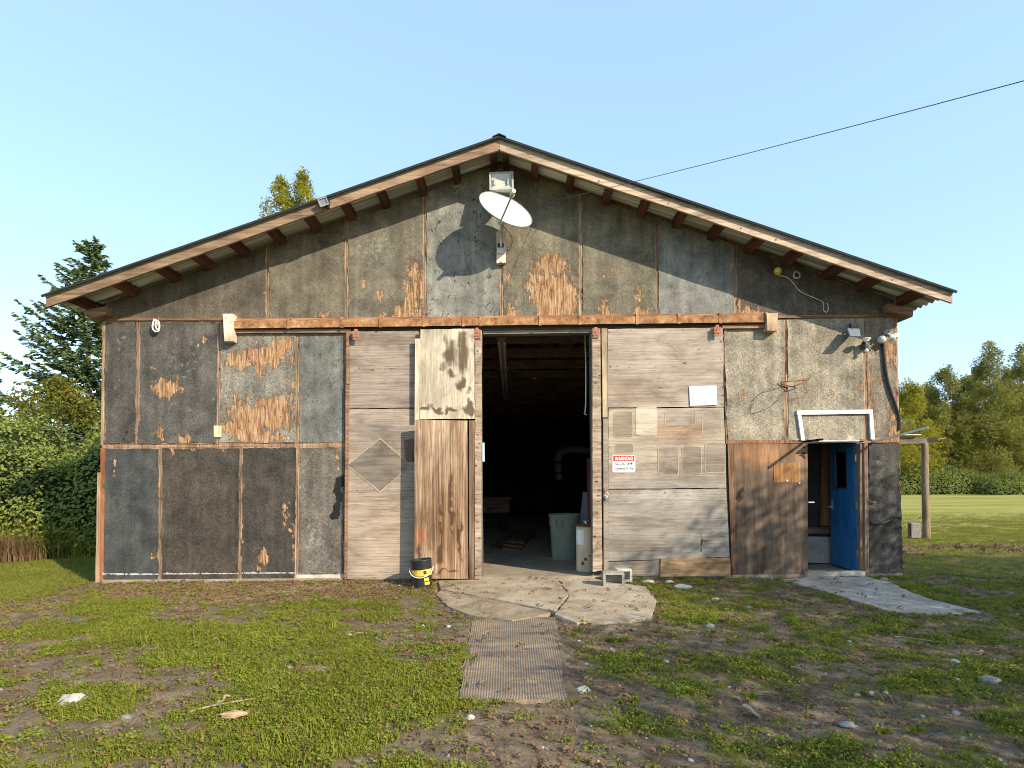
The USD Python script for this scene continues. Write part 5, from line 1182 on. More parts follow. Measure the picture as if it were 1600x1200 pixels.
# ------------------------------------------------------------------ lean-to on the right
lt = thing('lean_to_frame', 'weathered round post carrying a rotten beam beside the barn', 'post', G(1447, 841))
pb = G(1447.5, 841); yl = pb[1]
ztop = P(1447, 692, yl)[2]
prf = [(pb[0] + .004 * math.sin(k * .9), pb[1], z) for k, z in enumerate(np.linspace(-.05, ztop, 10))]
wpart(lt, 'post', tube(prf, np.linspace(.086, .075, 10), 14), 'post_wood', smooth=40)
wpart(lt, 'beam', beam(P(1404, 689, yl), P(1447, 688, yl), .10, .15), 'beam_wood')
wpart(lt, 'beam_end', beam(P(1447.5, 689, yl - .01), P(1464, 687, yl - .01), .09, .11), 'beam_wood', tone=(.22, .22, .22), label='black rotten beam end')
wpart(lt, 'splinter', beam(P(1462, 687, yl), P(1478, 684, yl), .02, .02), 'beam_wood', tone=(1.5, 1.5, 1.4))
part(lt, 'roof_strip', beam(P(1404, 680, yl), P(1432, 680, yl), .35, .02), 'galvanised')
p = G(1434, 841); cinder('cinder_block', 'cinder block standing on end at the foot of the lean-to post', (p[0] + .0, p[1] + .12, 0), .30, .20, .38, 1.25, 'cement_block')

# ------------------------------------------------------------------ stones and sticks
def stone(u, v, wpx, hpx, matn, label, k, name='stone', catg='stone', flat=1.0):
    p = G(u, v + hpx * .35); Zc = p[1] + 9
    r = wpx / FPX * Zc / 2
    m = trimesh.creation.icosphere(3, 1.0)
    vv = m.vertices.copy(); vv *= (1 + (meshkit.fbm(vv * 1.6 + k * 7.1, 3, k) - .5) * .65)[:, None]
    hh = min(1.1, max(.35, hpx / wpx * 1.25))
    vv *= [r, r * .75, r * hh * flat]
    zz = float(ground_z(np.array([p[0]]), np.array([p[1]]))[0])
    t = part('/World', name, (vv + [p[0], p[1] + r * .3, max(zz, -.02) + r * hh * .12], m.faces), matn, smooth=60, label=label, cat=catg)
for k, (u, v, w_, h_, mt, lb) in enumerate((
    (110, 1093, 46, 20, 'stone_pale', 'big smooth pale stone in the grass, lower left'),
    (1549, 1058, 34, 11, 'stone_grey', 'flat grey stone on bare soil at the far right'),
    (1495, 1112, 14, 9, 'stone_dark', 'dark rounded stone below the flat grey one'),
    (1014, 907, 22, 9, 'stone_pale', 'white rough rock next to the cinder blocks'),
    (1047, 907, 13, 7, 'stone_pale', 'small pale stone under the orange patch board'),
    (1067, 914, 26, 8, 'stone_pale', 'flat pale stone below the orange patch board'),
    (911, 1076, 22, 10, 'stone_pale', 'white stone at the near right corner of the ribbed mat'),
    (956, 1012, 12, 8, 'stone_grey', 'grey stone in the moss right of the mat'),
    (1041, 1032, 9, 6, 'stone_pale', 'little white stone right of the mat amid moss'),
    (1120, 934, 15, 5, 'stone_pale', 'flat pale stone in front of the brown plywood leaf'),
    (1110, 976, 14, 8, 'stone_grey', 'grey lump of stone in the middle of the bare soil'),
    (1168, 947, 14, 5, 'stone_grey', 'bluish flat stone in the bare soil before the brown leaf'),
    (1328, 1000, 9, 7, 'stone_pale', 'small pale stone below the concrete path'),
    (1294, 1015, 10, 5, 'stone_pale', 'pinkish pale stone amid moss below the path'),
    (1493, 1030, 17, 8, 'stone_pale', 'pale oblong stone above the flat grey one'),
    (1497, 1058, 11, 6, 'stone_pale', 'small pale stone left of the flat grey one'),
    (1340, 1081, 10, 6, 'stone_grey', 'small grey stone in the dark soil, lower right'),
    (1362, 1078, 8, 6, 'stone_pale', 'tiny pale stone in the dark soil, lower right'),
    (1275, 1126, 10, 5, 'stone_grey', 'small stone at the lower edge of the bare soil'),
    (1325, 1127, 22, 7, 'stone_dark', 'dark flat stone at the lower edge of the bare soil'),
    (546, 990, 10, 7, 'stone_pale', 'pale stone beside a stick in the left grass'),
    (557, 1028, 11, 7, 'stone_grey', 'grey stone in the middle of the left grass'),
    (424, 1047, 11, 7, 'stone_pale', 'white stone in the thick left grass'),
    (452, 1043, 9, 6, 'stone_grey', 'grey stone near the white one in the left grass'),
    (660, 976, 7, 5, 'stone_pale', 'white pebble left of the apron'),
    (735, 1118, 14, 8, 'stone_pale', 'white stone below the near left corner of the mat'),
    (701, 976, 8, 5, 'stone_pale', 'white pebble close to the upper left of the mat'),
    (308, 1042, 10, 5, 'stone_grey', 'small grey stone in front of the dark felt panels'),
    (195, 1120, 16, 7, 'stone_grey', 'flat stone near the lower edge right of the big pale stone'),
    (1383, 904, 12, 6, 'stone_pale', 'white stone by the corner of the near-black panel'))):
    stone(u, v, w_, h_, mt, lb, k)
def stick(u0, v0, u1, v1, r, label, name='stick', tone=(1, 1, 1)):
    a, b = G(u0, v0), G(u1, v1)
    for q_ in (a, b): q_[2] = max(float(ground_z(np.array([q_[0]]), np.array([q_[1]]))[0]), -.02) + r * 1.2 + .004
    mid = (a + b) / 2 + [0, 0, .008]
    pth_ = wpart('/World', name, tube(spline([a, a * .6 + b * .4 + [0.004, .01, .006], mid, b], 10), np.linspace(r, r * .6, 10), 6), 'stick_wood', tone=tone, label=label, cat='stick')
for a in ((297, 1110, 405, 1090, .008, 'long pale stick in the grass, lower left'), (340, 1096, 360, 1088, .012, 'short pale wood splinter above the long stick'), (462, 1110, 480, 1116, .007, 'thin grey stick in the thick grass'),
          (540, 987, 568, 988, .006, 'grey stick beside a pale stone left of centre'), (492, 939, 513, 934, .008, 'pale stick lying in the straw'), (1162, 1103, 1188, 1121, .014, 'broken brown branch in the dark soil'),
          (1236, 1040, 1265, 1049, .006, 'brown twig in the moss, right of the mat'), (1398, 993, 1465, 1002, .006, 'long thin twig right of the concrete path'), (1280, 974, 1300, 979, .005, 'white curved twig below the concrete path'),
          (1090, 1024, 1108, 1038, .004, 'thin straw in the moss right of the mat'), (600, 903, 606, 916, .006, 'twig leaning against the left door')):
    stick(*a)
p0 = G(366, 1121)
m = moved(trimesh.creation.icosphere(2, 1.0), (0, 0, 0)); m.vertices *= (1 + (meshkit.fbm(m.vertices * 2, 3, 4) - .5) * .8)[:, None]; m.vertices *= [.085, .04, .022]
wpart('/World', 'wood_chunk', moved(m, (p0[0], p0[1], .02), rz=.2), 'stick_wood', tone=(1.1, .95, .85), label='chunk of pale split wood in the grass, lower left', cat='wood')
p0 = G(100, 1085)
#==PART4==
# ------------------------------------------------------------------ vegetation
def leaves(c, L, W, rng, upbias=.35, out=None, ob=0.0):
    """Diamond leaves (two triangles, slightly folded) at centres c."""
    n = len(c); L = np.broadcast_to(L, n) * rng.uniform(.6, 1.3, n); W = np.broadcast_to(W, n) * rng.uniform(.7, 1.2, n)
    nr = rng.normal(size=(n, 3)); nr[:, 2] = np.abs(nr[:, 2]) * (1 - upbias) + upbias * 1.5
    if out is not None: nr = nr * (1 - ob) + out * ob * 2
    nr /= np.linalg.norm(nr, axis=1, keepdims=True)
    a = np.cross(nr, rng.normal(size=(n, 3))); a /= np.linalg.norm(a, axis=1, keepdims=True); b = np.cross(nr, a)
    a *= L[:, None] / 2; b *= W[:, None] / 2; fold = nr * W[:, None] * .18
    v = np.stack([c - a, c + b + fold, c + a, c - b + fold], 1).reshape(-1, 3)
    k = np.arange(n)[:, None] * 4
    return v, np.vstack([k + [0, 1, 2], k + [0, 2, 3]])

def trunk_mesh(base, H, r, rng, lean=(0, 0), nb=8, crown0=.3, spread=1.5, sides=8):
    n = 9; t = np.linspace(0, 1, n)
    pts = np.c_[base[0] + lean[0] * t ** 1.5 + rng.normal(0, .03 * H / 10, n) * t, base[1] + lean[1] * t ** 1.5 + rng.normal(0, .03 * H / 10, n) * t, base[2] - .1 + H * t]
    ms = [tube(pts, r * (1 - t * .92), sides)]
    for k in range(nb):
        q = crown0 + (1 - crown0) * (k + .5) / nb * .85; p = np.array([np.interp(q, t, pts[:, j]) for j in range(3)])
        a = rng.uniform(0, 2 * np.pi); ln = spread * rng.uniform(.6, 1.1) * (1 - q * .55)
        e_ = p + [math.cos(a) * ln, math.sin(a) * ln, ln * rng.uniform(.5, 1.2)]
        ms.append(tube([p, (p + e_) / 2 + [0, 0, -.04 * ln], e_], [r * (1 - q) * .5 + .012, r * .22 * (1 - q) + .01, .008], 5))
    return cat(*ms)

def leafy_tree(name, label, catg, loc, H, R, leafmat_, nleaf, leaf, seed, crown0=.2, ncl=70, clr=.5, group=None, bark='bark', top=.75, lean=(0, 0)):
    rng = np.random.default_rng(seed); loc = np.array(loc, float)
    t = thing(name, label, catg, loc, group)
    part(t, 'trunk', trunk_mesh(loc, H * .96, .011 * H + .02, rng, lean, 12, crown0, R * .8), bark, smooth=50)
    q = rng.uniform(0, 1, ncl) ** .85
    zz = crown0 * H + (1 - crown0) * H * q
    prof = np.sin(np.clip((q * .92 + .08), 0, 1) ** top * np.pi) ** .7 * .95 + .05
    rr_ = R * prof * np.sqrt(rng.uniform(.1, 1, ncl)); a = rng.uniform(0, 2 * np.pi, ncl)
    cc = np.c_[loc[0] + lean[0] * q ** 1.5 + rr_ * np.cos(a), loc[1] + lean[1] * q ** 1.5 + rr_ * np.sin(a), loc[2] + zz]
    sz = clr * rng.uniform(.5, 1.3, ncl) * (1.15 - .55 * q)
    pk = rng.choice(ncl, nleaf, p=sz ** 2 / (sz ** 2).sum())
    dv_ = rng.normal(size=(nleaf, 3)); dv_ /= np.linalg.norm(dv_, axis=1, keepdims=True)
    c = cc[pk] + dv_ * (sz[pk] * rng.uniform(.15, 1, nleaf) ** .5)[:, None] * [1, 1, 1.15]
    part(t, 'crown', leaves(c, leaf, leaf * .62, rng), leafmat_)
    return t

def dup(src, name, loc, rz=0, sc=(1, 1, 1), label=None, group=None):
    p = npath('/World', name); x = UsdGeom.Xform.Define(stage, p)
    x.AddTranslateOp().Set(Gf.Vec3d(*map(float, loc))); x.AddRotateZOp().Set(math.degrees(rz)); x.AddScaleOp().Set(Gf.Vec3f(*map(float, sc)))
    x.GetPrim().GetReferences().AddInternalReference(src); x.GetPrim().SetInstanceable(True)
    was = stage.GetPrimAtPath(src).GetCustomData()
    tag(x.GetPrim(), label or was.get('label'), was.get('category'), group or was.get('group'))
    return p

# tree line on the right
ZT = 50.0
def at(u, Zc, z=-.02): 
    p = P(u, 700, Zc - 9.0); return np.array([p[0], p[1], z])
def hgt(v, Zc, u=1500): return P(u, v, Zc - 9.0)[2]
GRP = 'trees in the row beyond the right field'
tA = leafy_tree('alder_tree', 'tallest green tree beyond the right field', 'tree', at(1549, 50), hgt(540, 50), 2.0, 'alder_leaf', 21000, .19, 11, .06, 130, .75, GRP, top=.62)
tB = leafy_tree('alder_tree', 'yellow-green tree in the row closest to the barn wall', 'tree', at(1422, 49), hgt(598, 49), 2.1, 'alder_yellow', 20000, .18, 12, .04, 120, .78, GRP, top=.7)
tC = leafy_tree('alder_tree', 'rounded olive tree right behind the lean-to post', 'tree', at(1478, 51), hgt(578, 51), 2.2, 'alder_leaf', 21000, .19, 13, .03, 130, .8, GRP, top=.72)
for k, (src, u, Zc, sc, rz, lb) in enumerate(((tA, 1600, 51, 1.0, 1.7, 'tall green tree cut by the right picture edge'), (tC, 1513, 53, .96, 2.3, 'lower tree between the olive one and the tallest one'), (tC, 1578, 55, 1.06, 4.1, 'tree right of the tallest one, set back a little'),
        (tA, 1452, 55, .80, .6, 'thin tree standing behind the yellow-green one'), (tB, 1400, 53, 1.04, 3.0, 'yellow-green tree half hidden by the barn corner'), (tA, 1530, 56, .92, 3.9, 'slim tree standing behind the lower one'), (tC, 1445, 58, .95, 1.1, 'dull green tree filling the gap behind the yellow-green one'), (tC, 1600, 60, 1.0, .3, 'dull green tree filling the gap at the right edge'))):
    dup(src, 'alder_tree', at(u, Zc), rz, (sc, sc, sc), lb)

def bramble(name, label, catg, ctr, rx, ry, H, nleaf, leaf, leafmat_, seed, lump=.5, group=None, core='core_green'):
    rng = np.random.default_rng(seed); t = thing(name, label, catg, ctr, group)
    nx, ny = 40, 20; gx_, gy_ = np.meshgrid(np.linspace(-1, 1, nx), np.linspace(-1, 1, ny))
    def top(a, b):
        d = np.sqrt(np.clip(1 - np.abs(a) ** 3.0, 0, 1)) * np.sqrt(np.clip(1 - np.abs(b) ** 2.4, 0, 1))
        x, y = a * rx + ctr[0], b * ry + ctr[1]
        return H * d * (1 + lump * 2 * (meshkit.fbm(np.stack([x * .75, y * .75, x * 0 + seed], -1), 4, seed) - .5))
    z = top(gx_, gy_)
    v = np.c_[gx_.ravel() * rx * .93 + ctr[0], gy_.ravel() * ry * .90 + ctr[1], (z.ravel() - leaf * 3.2) * .95 + ctr[2] - .05]
    i = np.arange(nx * ny).reshape(ny, nx); a, b, c_, d = i[:-1, :-1].ravel(), i[:-1, 1:].ravel(), i[1:, 1:].ravel(), i[1:, :-1].ravel()
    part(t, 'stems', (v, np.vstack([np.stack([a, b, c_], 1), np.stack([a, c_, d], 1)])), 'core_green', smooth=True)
    # leaves over the surface, denser on steep flanks
    N = nleaf * 4; a, b = rng.uniform(-1, 1, N), rng.uniform(-1, 1, N); e_ = .02
    zt = top(a, b); zx, zy = (top(a + e_, b) - zt) / (e_ * rx), (top(a, b + e_) - zt) / (e_ * ry)
    wgt = np.clip(np.sqrt(1 + zx ** 2 + zy ** 2), 1, 7); wgt[zt < .05] = 0
    pk = rng.choice(N, nleaf, p=wgt / wgt.sum(), replace=False); a, b, zt, zx, zy = a[pk], b[pk], zt[pk], zx[pk], zy[pk]
    nrm_ = np.c_[-zx, -zy, np.ones(nleaf)]; nrm_ /= np.linalg.norm(nrm_, axis=1, keepdims=True)
    steep = 1 - nrm_[:, 2]
    z_ = zt * (1 - rng.uniform(0, .8, nleaf) * steep)
    c = np.c_[a * rx + ctr[0], b * ry + ctr[1], z_ + ctr[2]] + nrm_ * rng.normal(-leaf * .4, leaf * 1.2, nleaf)[:, None]
    c += rng.normal(0, leaf * .5, c.shape)
    # arching canes that stick out
    part(t, 'foliage', leaves(c, leaf, leaf * .72, rng, .3, nrm_, .35), leafmat_)
    return t
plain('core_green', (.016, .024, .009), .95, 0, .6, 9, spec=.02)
bramble('bramble_hedge', 'low bramble hedge along the far side of the right field', 'hedge', at(1470, 48) , 5.6, 1.6, 2.0, 15000, .15, 'bramble_leaf', 31)
bramble('bramble_hedge', 'blue-green bramble mound at the right end of the hedge', 'hedge', at(1592, 46), 3.4, 1.6, 1.75, 9000, .14, 'bramble_leaf', 32)
# left side: brambles, shrubs, conifers
bramble('bramble_bank', 'tall bank of brambles left of the barn', 'brambles', (-11.2, 5.3, 0), 3.6, 2.3, 2.9, 46000, .085, 'bramble_leaf', 41, .75)
bramble('bramble_bank', 'dark low brambles against the left side of the barn', 'brambles', (-8.9, 5.2, 0), 1.8, 1.8, 2.0, 18000, .08, 'bramble_leaf', 42, .7)
leafy_tree('shrub', 'olive-yellow shrub rising above the bramble bank at the left edge', 'shrub', (-14.2, 9.0, 0), 4.6, 1.9, 'shrub_olive', 9000, .13, 43, .15, 70, .55)
leafy_tree('shrub', 'darker olive shrub above the middle of the bramble bank', 'shrub', (-12.0, 9.6, 0), 3.9, 1.6, 'shrub_olive', 7000, .12, 44, .15, 60, .5)
leafy_tree('shrub', 'pale yellow shrub glimpsed between the fir trunk and the barn wall', 'shrub', at(163, 30), 6.0, 1.2, 'alder_yellow', 4500, .13, 45, .15, 50, .5)

def conifer(name, label, loc, H, seed, reach, nwh=26, z0=.16, group=None, lean=0.0, asym=.5, sprays=26):
    rng = np.random.default_rng(seed); loc = np.array(loc, float); t = thing(name, label, 'fir tree', loc, group)
    tt = np.linspace(0, 1, 12); tp = np.c_[loc[0] + lean * tt ** 1.3 + .05 * np.sin(tt * 7), loc[1] + .04 * np.cos(tt * 5), loc[2] - .1 + H * tt]
    part(t, 'trunk', tube(tp, .2 * (1 - tt * .95) * H / 11, 10), 'bark_pale', smooth=50)
    V, F, nv0 = [], [], 0; br = []
    for k in range(nwh):
        q = z0 + (1 - z0) * (k / (nwh - 1)) ** .92 * .985
        p0 = np.array([np.interp(q, tt, tp[:, j]) for j in range(3)])
        nb = rng.integers(5, 9)
        for j in range(nb):
            a = rng.uniform(0, 2 * np.pi)
            dirx = np.array([math.cos(a), math.sin(a), 0])
            ln = reach * (1 - q) ** .72 * rng.uniform(.45, 1.1) * (1 + asym * max(0, -dirx[0]) - .35 * asym * max(0, dirx[0])) + .18
            drp = rng.uniform(.02, .22) * ln; lift = rng.uniform(.1, .3) * ln * (1 if q > .5 else .6)
            s_ = np.linspace(0, 1, 7)
            pts_ = p0 + dirx * (ln * s_)[:, None] + np.c_[np.zeros(7), np.zeros(7), lift * s_ - drp * 2.2 * s_ * (1 - s_) * 1.5 + .12 * ln * s_ ** 3]
            br.append(tube(pts_, np.linspace(.03, .006, 7) * (.5 + .5 * (1 - q)), 4))
            m = int(sprays * (.35 + ln / reach))
            sp = rng.uniform(.12, 1.0, m) ** .8
            base = np.stack([np.interp(sp, s_, pts_[:, d_]) for d_ in range(3)], 1)
            side = np.cross(dirx, [0, 0, 1])
            sg = rng.choice([-1, 1], m)
            dd = dirx * rng.uniform(.3, 1.0, m)[:, None] + side * (sg * rng.uniform(.2, 1.0, m))[:, None] + np.array([0, 0, 1.0]) * rng.normal(-.12, .22, m)[:, None]
            dd /= np.linalg.norm(dd, axis=1, keepdims=True)
            sl_ = rng.uniform(.16, .40, m) * (1.15 - .55 * sp) * (.6 + .5 * (1 - q))
            wv = np.cross(dd, [0, 0, 1.0]); wv /= np.maximum(np.linalg.norm(wv, axis=1, keepdims=True), 1e-6)
            # a spray: several narrow needle blades fanned along its length
            for fa in (-.9, -.45, 0, .45, .9):
                d2 = dd * math.cos(fa) + wv * math.sin(fa) + rng.normal(0, .12, (m, 3)); 
                l2 = sl_ * 1.15 * (1 - .35 * abs(fa)) * rng.uniform(.7, 1.2, m); w2 = np.cross(d2, rng.normal(size=(m, 3))); w2 /= np.maximum(np.linalg.norm(w2, axis=1, keepdims=True), 1e-6); w2 *= (.028 + .04 * l2)[:, None]
                b_ = base + dd * (sl_ * (.5 - abs(fa) * .45))[:, None]
                v_ = np.stack([b_ - w2 * .6, b_ + w2 * .6, b_ + d2 * (l2 * .55)[:, None] + w2, b_ + d2 * l2[:, None], b_ + d2 * (l2 * .55)[:, None] - w2], 1).reshape(-1, 3)
                kk = nv0 + np.arange(m)[:, None] * 5
                V.append(v_); F.append(np.vstack([kk + [0, 1, 2], kk + [0, 2, 4], kk + [2, 3, 4]])); nv0 += len(v_)
    part(t, 'branches', cat(*br), 'bark', smooth=50)
    part(t, 'crown', (np.vstack(V), np.vstack(F)), 'fir_needle')
    return t
conifer('fir_tree', 'tall dark fir with a bare pale trunk behind the left eave', at(137, 25), hgt(372, 25, 137), 51, 3.5, 42, .14, lean=.15, asym=.55, sprays=44)
conifer('fir_tree', 'fir at the left picture edge, lower than the tall one', at(-28, 24), hgt(545, 24, 0), 52, 1.5, 24, .2, asym=.1, sprays=36)
conifer('fir_tree', 'bushy young fir under the tall one', at(128, 23), hgt(640, 23, 100) , 53, 1.35, 12, .1, asym=.2, sprays=34)
# poplars behind the roof
for k, (u, v_, R_, lb) in enumerate(((441, 281, 2.5, 'yellow poplar top behind the roof, fuller one'), (475, 272, 1.7, 'greener slim poplar top behind the roof, to the right'))):
    Hp = hgt(v_, 46, u)
    leafy_tree('poplar', lb, 'tree', at(u, 46), Hp, R_, 'poplar_leaf', 20000, .19, 60 + k, .5, 190, .75, top=.75)

# dry grass clump at the left edge
def blades(n, base_fn, h, w_, rng, bend=.5, segs=3):
    b = base_fn(n); hh = h * rng.uniform(.5, 1.2, n); a = rng.uniform(0, 2 * np.pi, n); bd_ = rng.uniform(.1, 1, n) * bend
    V = []; dirv = np.c_[np.cos(a), np.sin(a), np.zeros(n)]; sidev = np.c_[-np.sin(a), np.cos(a), np.zeros(n)]
    for s in range(segs + 1):
        t = s / segs; c = b + dirv * (hh * bd_ * t ** 2)[:, None] + np.c_[np.zeros(n), np.zeros(n), hh * (t - .35 * bd_ * t ** 2)]
        wd = w_ * (1 - t) ** .7 + .0004
        V += [c - sidev * wd / 2, c + sidev * wd / 2] if s < segs else [c]
    v = np.stack(V, 1).reshape(-1, 3); m = 2 * segs + 1; F = []
    k = np.arange(n)[:, None] * m
    for s in range(segs - 1): F += [k + [2 * s, 2 * s + 1, 2 * s + 3], k + [2 * s, 2 * s + 3, 2 * s + 2]]
    F.append(k + [2 * segs - 2, 2 * segs - 1, 2 * segs])
    return v, np.vstack(F)
rng = np.random.default_rng(71)
dg = thing('dry_grass_clump', 'clump of tan dry grass at the foot of the bramble bank', 'dry grass', (-9.9, 2.9, 0))
part(dg, 'blades', blades(5200, lambda n: np.c_[-10.4 + rng.normal(0, .36, n), 2.95 + rng.normal(0, .30, n), np.zeros(n)], .55, .011, rng, 1.25, 4), 'dry_grass')
part(dg, 'green_blades', blades(2600, lambda n: np.c_[-10.3 + rng.normal(0, .8, n), 3.4 + rng.normal(0, .25, n), np.zeros(n)], .9, .013, rng, 1.0, 4), 'grass_blade')

# broad leafy tree to the right of the photographer; it shades the right foreground
tp = np.array([.67, .74]) * 2.1 + np.array([-.74, .67]) * -12.0
rng = np.random.default_rng(81)
st_ = thing('broad_tree', 'broad leafy tree to the right of the photographer, shading the yard', 'tree', (tp[0], tp[1], 0))
part(st_, 'trunk', trunk_mesh(np.array([tp[0], tp[1], 0]), 5.5, .22, rng, (0, 0), 12, .25, 3.2), 'bark', smooth=50)
e1, e2 = np.array([.67, .74, 0]), np.array([-.74, .67, 0]); cs = []
for pc_, hw, zc_, rz_, N in ((2.4, 2.6, 3.4, 2.75, 18000), (-1.7, 2.6, 2.7, 2.2, 11500), (5.6, 2.6, 2.5, 2.2, 13000)):
    q_ = rng.normal(size=(N, 3)); q_ /= np.linalg.norm(q_, axis=1, keepdims=True); dir_ = q_.copy(); q_ *= (rng.uniform(0, 1, N) ** .40)[:, None]
    q_ *= (1 + .22 * (meshkit.fbm(dir_ * 2.2 + pc_, 3, 9) - .5) * 2)[:, None]
    cs.append(np.array([tp[0], tp[1], zc_]) + e1 * (q_[:, :1] * hw + pc_ - 2.1) + e2 * (q_[:, 1:2] * 1.9) + np.array([0, 0, 1.0]) * (q_[:, 2:] * rz_))
c = np.vstack(cs)
part(st_, 'crown', leaves(c, .10, .07, rng), 'alder_leaf')

# ------------------------------------------------------------------ grass, straw and pebbles
def instancer(name, protos, pos, scl, rng, tilt=.15, label=None, cat_=None):
    p = npath('/World', name); pi = UsdGeom.PointInstancer.Define(stage, p)
    LOC[p] = np.zeros(3); paths = []
    UsdGeom.Scope.Define(stage, p + '/prototypes'); LOC[p + '/prototypes'] = np.zeros(3)
    for nm, mesh, mt, sm in protos: paths.append(Sdf.Path(part(p + '/prototypes', nm, mesh, mt, smooth=sm)))
    pi.CreatePrototypesRel().SetTargets(paths)
    n = len(pos); pi.CreateProtoIndicesAttr(Vt.IntArray.FromNumpy(rng.integers(0, len(protos), n).astype(np.int32)))
    pi.CreatePositionsAttr(Vt.Vec3fArray.FromNumpy(pos.astype(np.float32)))
    pi.CreateScalesAttr(Vt.Vec3fArray.FromNumpy(scl.astype(np.float32)))
    yaw = rng.uniform(0, 2 * np.pi, n); tx = rng.normal(0, tilt, n); ty = rng.normal(0, tilt, n)
    from scipy.spatial.transform import Rotation as Rn
    qq = Rn.from_euler('zxy', np.c_[yaw, tx, ty]).as_quat()
    pi.CreateOrientationsAttr(Vt.QuathArray([Gf.Quath(float(w_), float(a), float(b), float(c)) for a, b, c, w_ in qq]))
    tag(pi.GetPrim(), label, cat_, None, 'stuff')
rng = np.random.default_rng(91)
def disc(r): return lambda n: np.c_[rng.normal(0, r, n), rng.normal(0, r, n), np.full(n, -.004)]
tufts = [('tuft', blades(16, disc(.022), h, .0042, rng, b, 3), 'grass_blade', False) for h, b in ((.034, 1.0), (.042, 1.1), (.028, 1.2), (.052, 1.0))]
def clover(n):
    c = np.c_[rng.normal(0, .022, n), rng.normal(0, .022, n), rng.uniform(.006, .03, n)]
    return leaves(c, .017, .014, rng, .75)
clov = [('leaf_cluster', clover(22), 'clover_leaf', False) for _ in range(4)]
def scatter(n, dens, lo=(-8.8, -5.95), hi=(8.8, -.02), slab=0.0):
    x, y = rng.uniform(lo[0], hi[0], n), rng.uniform(lo[1], hi[1], n)
    keep = (np.abs(x) < .93 * (y + 9) + .3)
    x, y = x[keep], y[keep]
    g, s, l, u, v = ground_fields(x, y)
    ok = (rng.uniform(0, 1, len(x)) < dens(g, s, l, u, v)) & ((shapely.distance(flat_all, shapely.points(x, y)) > .012) | (rng.uniform(0, 1, len(x)) < slab))
    return x[ok], y[ok], g[ok], u[ok]
sm = lambda g, a, b: np.clip((g - a) / (b - a), 0, 1) ** 1.3
x, y, g, u = scatter(170000, lambda g, s, l, u, v: sm(g, .30, 1.0) * np.where(u > 850, .5, 1.0) + .04)
s0 = (.36 + .5 * g) * (.5 + rng.gamma(2.0, .26, len(x))) * np.where(u > 850, .75, 1)
instancer('grass', tufts, np.c_[x, y, ground_z(x, y)], np.c_[s0, s0, s0], rng)
x, y, g, u = scatter(90000, lambda g, s, l, u, v: sm(g, .30, 1.0) * .75 + .05)
s0 = rng.uniform(.6, 1.3, len(x))
instancer('ground_cover', clov, np.c_[x, y, ground_z(x, y) + .002], np.c_[s0, s0, s0], rng)
# weeds and dead tufts
def rosette(n):
    a = rng.uniform(0, 2 * np.pi, n); V, F = [], []
    for k in range(n):
        d = np.array([math.cos(a[k]), math.sin(a[k]), 0]); s_ = np.array([-d[1], d[0], 0]); L = rng.uniform(.03, .065); up_ = rng.uniform(.01, .035)
        V += [d * .004, d * L * .55 + s_ * .011 + [0, 0, up_], d * L + [0, 0, up_ * .7], d * L * .55 - s_ * .011 + [0, 0, up_ + .003]]; F += [[4 * k, 4 * k + 1, 4 * k + 2], [4 * k, 4 * k + 2, 4 * k + 3]]
    return np.array(V), np.array(F)
x, y, g, u = scatter(1500, lambda g, s, l, u, v: .3 + .4 * g)
s0 = rng.uniform(.5, 1.35, len(x)); instancer('weeds', [('rosette', rosette(9), 'clover_leaf', False), ('rosette', rosette(12), 'clover_leaf', False), ('rosette', rosette(7), 'clover_leaf', False)], np.c_[x, y, ground_z(x, y) + .003], np.c_[s0, s0, s0], rng)
x, y, g, u = scatter(9000, lambda g, s, l, u, v: .25 + .5 * s)
s0 = rng.uniform(.5, 1.6, len(x)); instancer('dead_grass', [('dead_tuft', blades(9, disc(.02), h, .004, rng, 1.5, 3), 'dry_grass', False) for h in (.05, .07, .04)], np.c_[x, y, ground_z(x, y)], np.c_[s0, s0, s0 * .8], rng, .5)
# lawn to either side
xa, ya = rng.uniform(-16, -6.5, 26000), rng.uniform(-1.8, 4.5, 26000)
xb, yb = rng.uniform(6.2, 24, 60000), rng.uniform(-.2, 16, 60000)
x, y = np.r_[xa, xb], np.r_[ya, yb]
k = (np.abs(x) < .95 * (y + 9) + .3) & (x > -11 - .3 * 0) ; x, y = x[k], y[k]
g, s, l, u, v = ground_fields(x, y)
k = (rng.uniform(0, 1, len(x)) < np.clip(g * .9 + l * .8, 0, 1) * (1 - .7 * s) * np.clip((15 - y) / 9, 0, 1)) & (shapely.distance(flat_all, shapely.points(x, y)) > .02); x, y = x[k], y[k]
s0 = rng.uniform(.6, 1.2, len(x))
lawn_t = [('tuft', blades(16, disc(.022), h, .0042, rng, b, 3), 'lawn_blade', False) for h, b in ((.034, 1.0), (.042, 1.1), (.03, 1.2))]
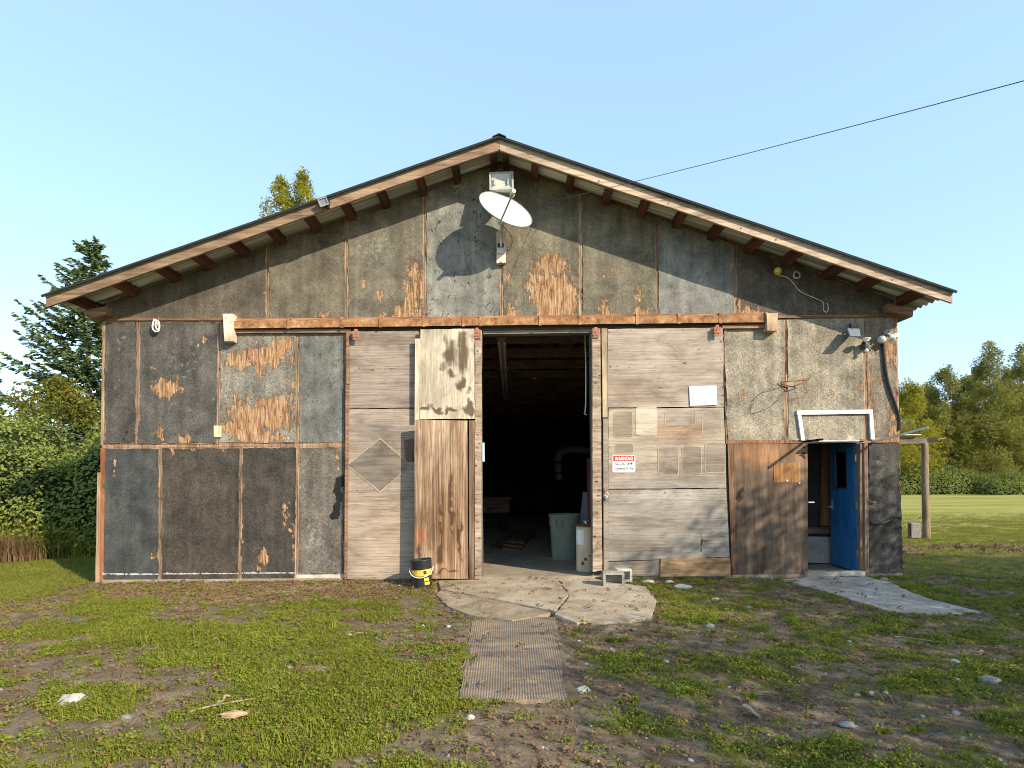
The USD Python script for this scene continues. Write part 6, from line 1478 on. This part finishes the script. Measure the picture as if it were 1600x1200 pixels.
instancer('lawn_grass', lawn_t, np.c_[x, y, ground_z(x, y)], np.c_[s0 * 2.0, s0 * 2.0, s0 * 1.1], rng)
# straw, dead leaves, pebbles
def strawm(L, W): 
    m = trimesh.creation.box((L, W, W * .5)); m.vertices[:, 2] += np.abs(m.vertices[:, 0]) * .06; return m
straws = [('straw', strawm(L, W), 'dry_leaf' if k % 2 else 'dry_grass', False) for k, (L, W) in enumerate(((.07, .0035), (.045, .004), (.10, .003), (.03, .006)))]
dl_ = [('dead_leaf', leaves(np.c_[rng.normal(0, .02, 5), rng.normal(0, .02, 5), rng.uniform(.003, .012, 5)], .032, .02, rng, .7), 'dry_leaf', False) for _ in range(3)]
x, y, g, u = scatter(52000, lambda g, s, l, u, v: s * .85 + .30, slab=.15)
s0 = rng.uniform(.5, 1.4, len(x)); instancer('straw_litter', straws + dl_, np.c_[x, y, np.where(shapely.distance(flat_all, shapely.points(x, y)) > .012, ground_z(x, y), .021) + .006], np.c_[s0, s0, s0], rng, .10)
xb, yb = rng.uniform(6.1, 15, 9000), rng.uniform(1.5, 5.0, 9000); g, s, l, u, v = ground_fields(xb, yb); k = rng.uniform(0, 1, len(xb)) < s; xb, yb = xb[k], yb[k]
s0 = rng.uniform(.8, 2.0, len(xb)); instancer('straw_litter', straws + dl_, np.c_[xb, yb, ground_z(xb, yb) + .006], np.c_[s0, s0, s0], rng, .12)
pebs = []
for k in range(4):
    m = trimesh.creation.icosphere(1, 1.0); m.vertices *= (1 + (meshkit.fbm(m.vertices * 1.5 + k * 5, 2, k) - .5) * .8)[:, None]; m.vertices *= [.016, .012, .008]
    pebs.append(('pebble', m, ('stone_grey', 'stone_grey', 'stone_dark', 'stone_pale')[k], 60))
x, y, g, u = scatter(9000, lambda g, s, l, u, v: np.where(u > 820, .34, .10) * (1 - .6 * g))
s0 = rng.uniform(.2, 1.0, len(x)) ** 3 * 1.1 + .2; instancer('pebbles', pebs, np.c_[x, y, ground_z(x, y) + .002], np.c_[s0, s0, s0], rng, .2)
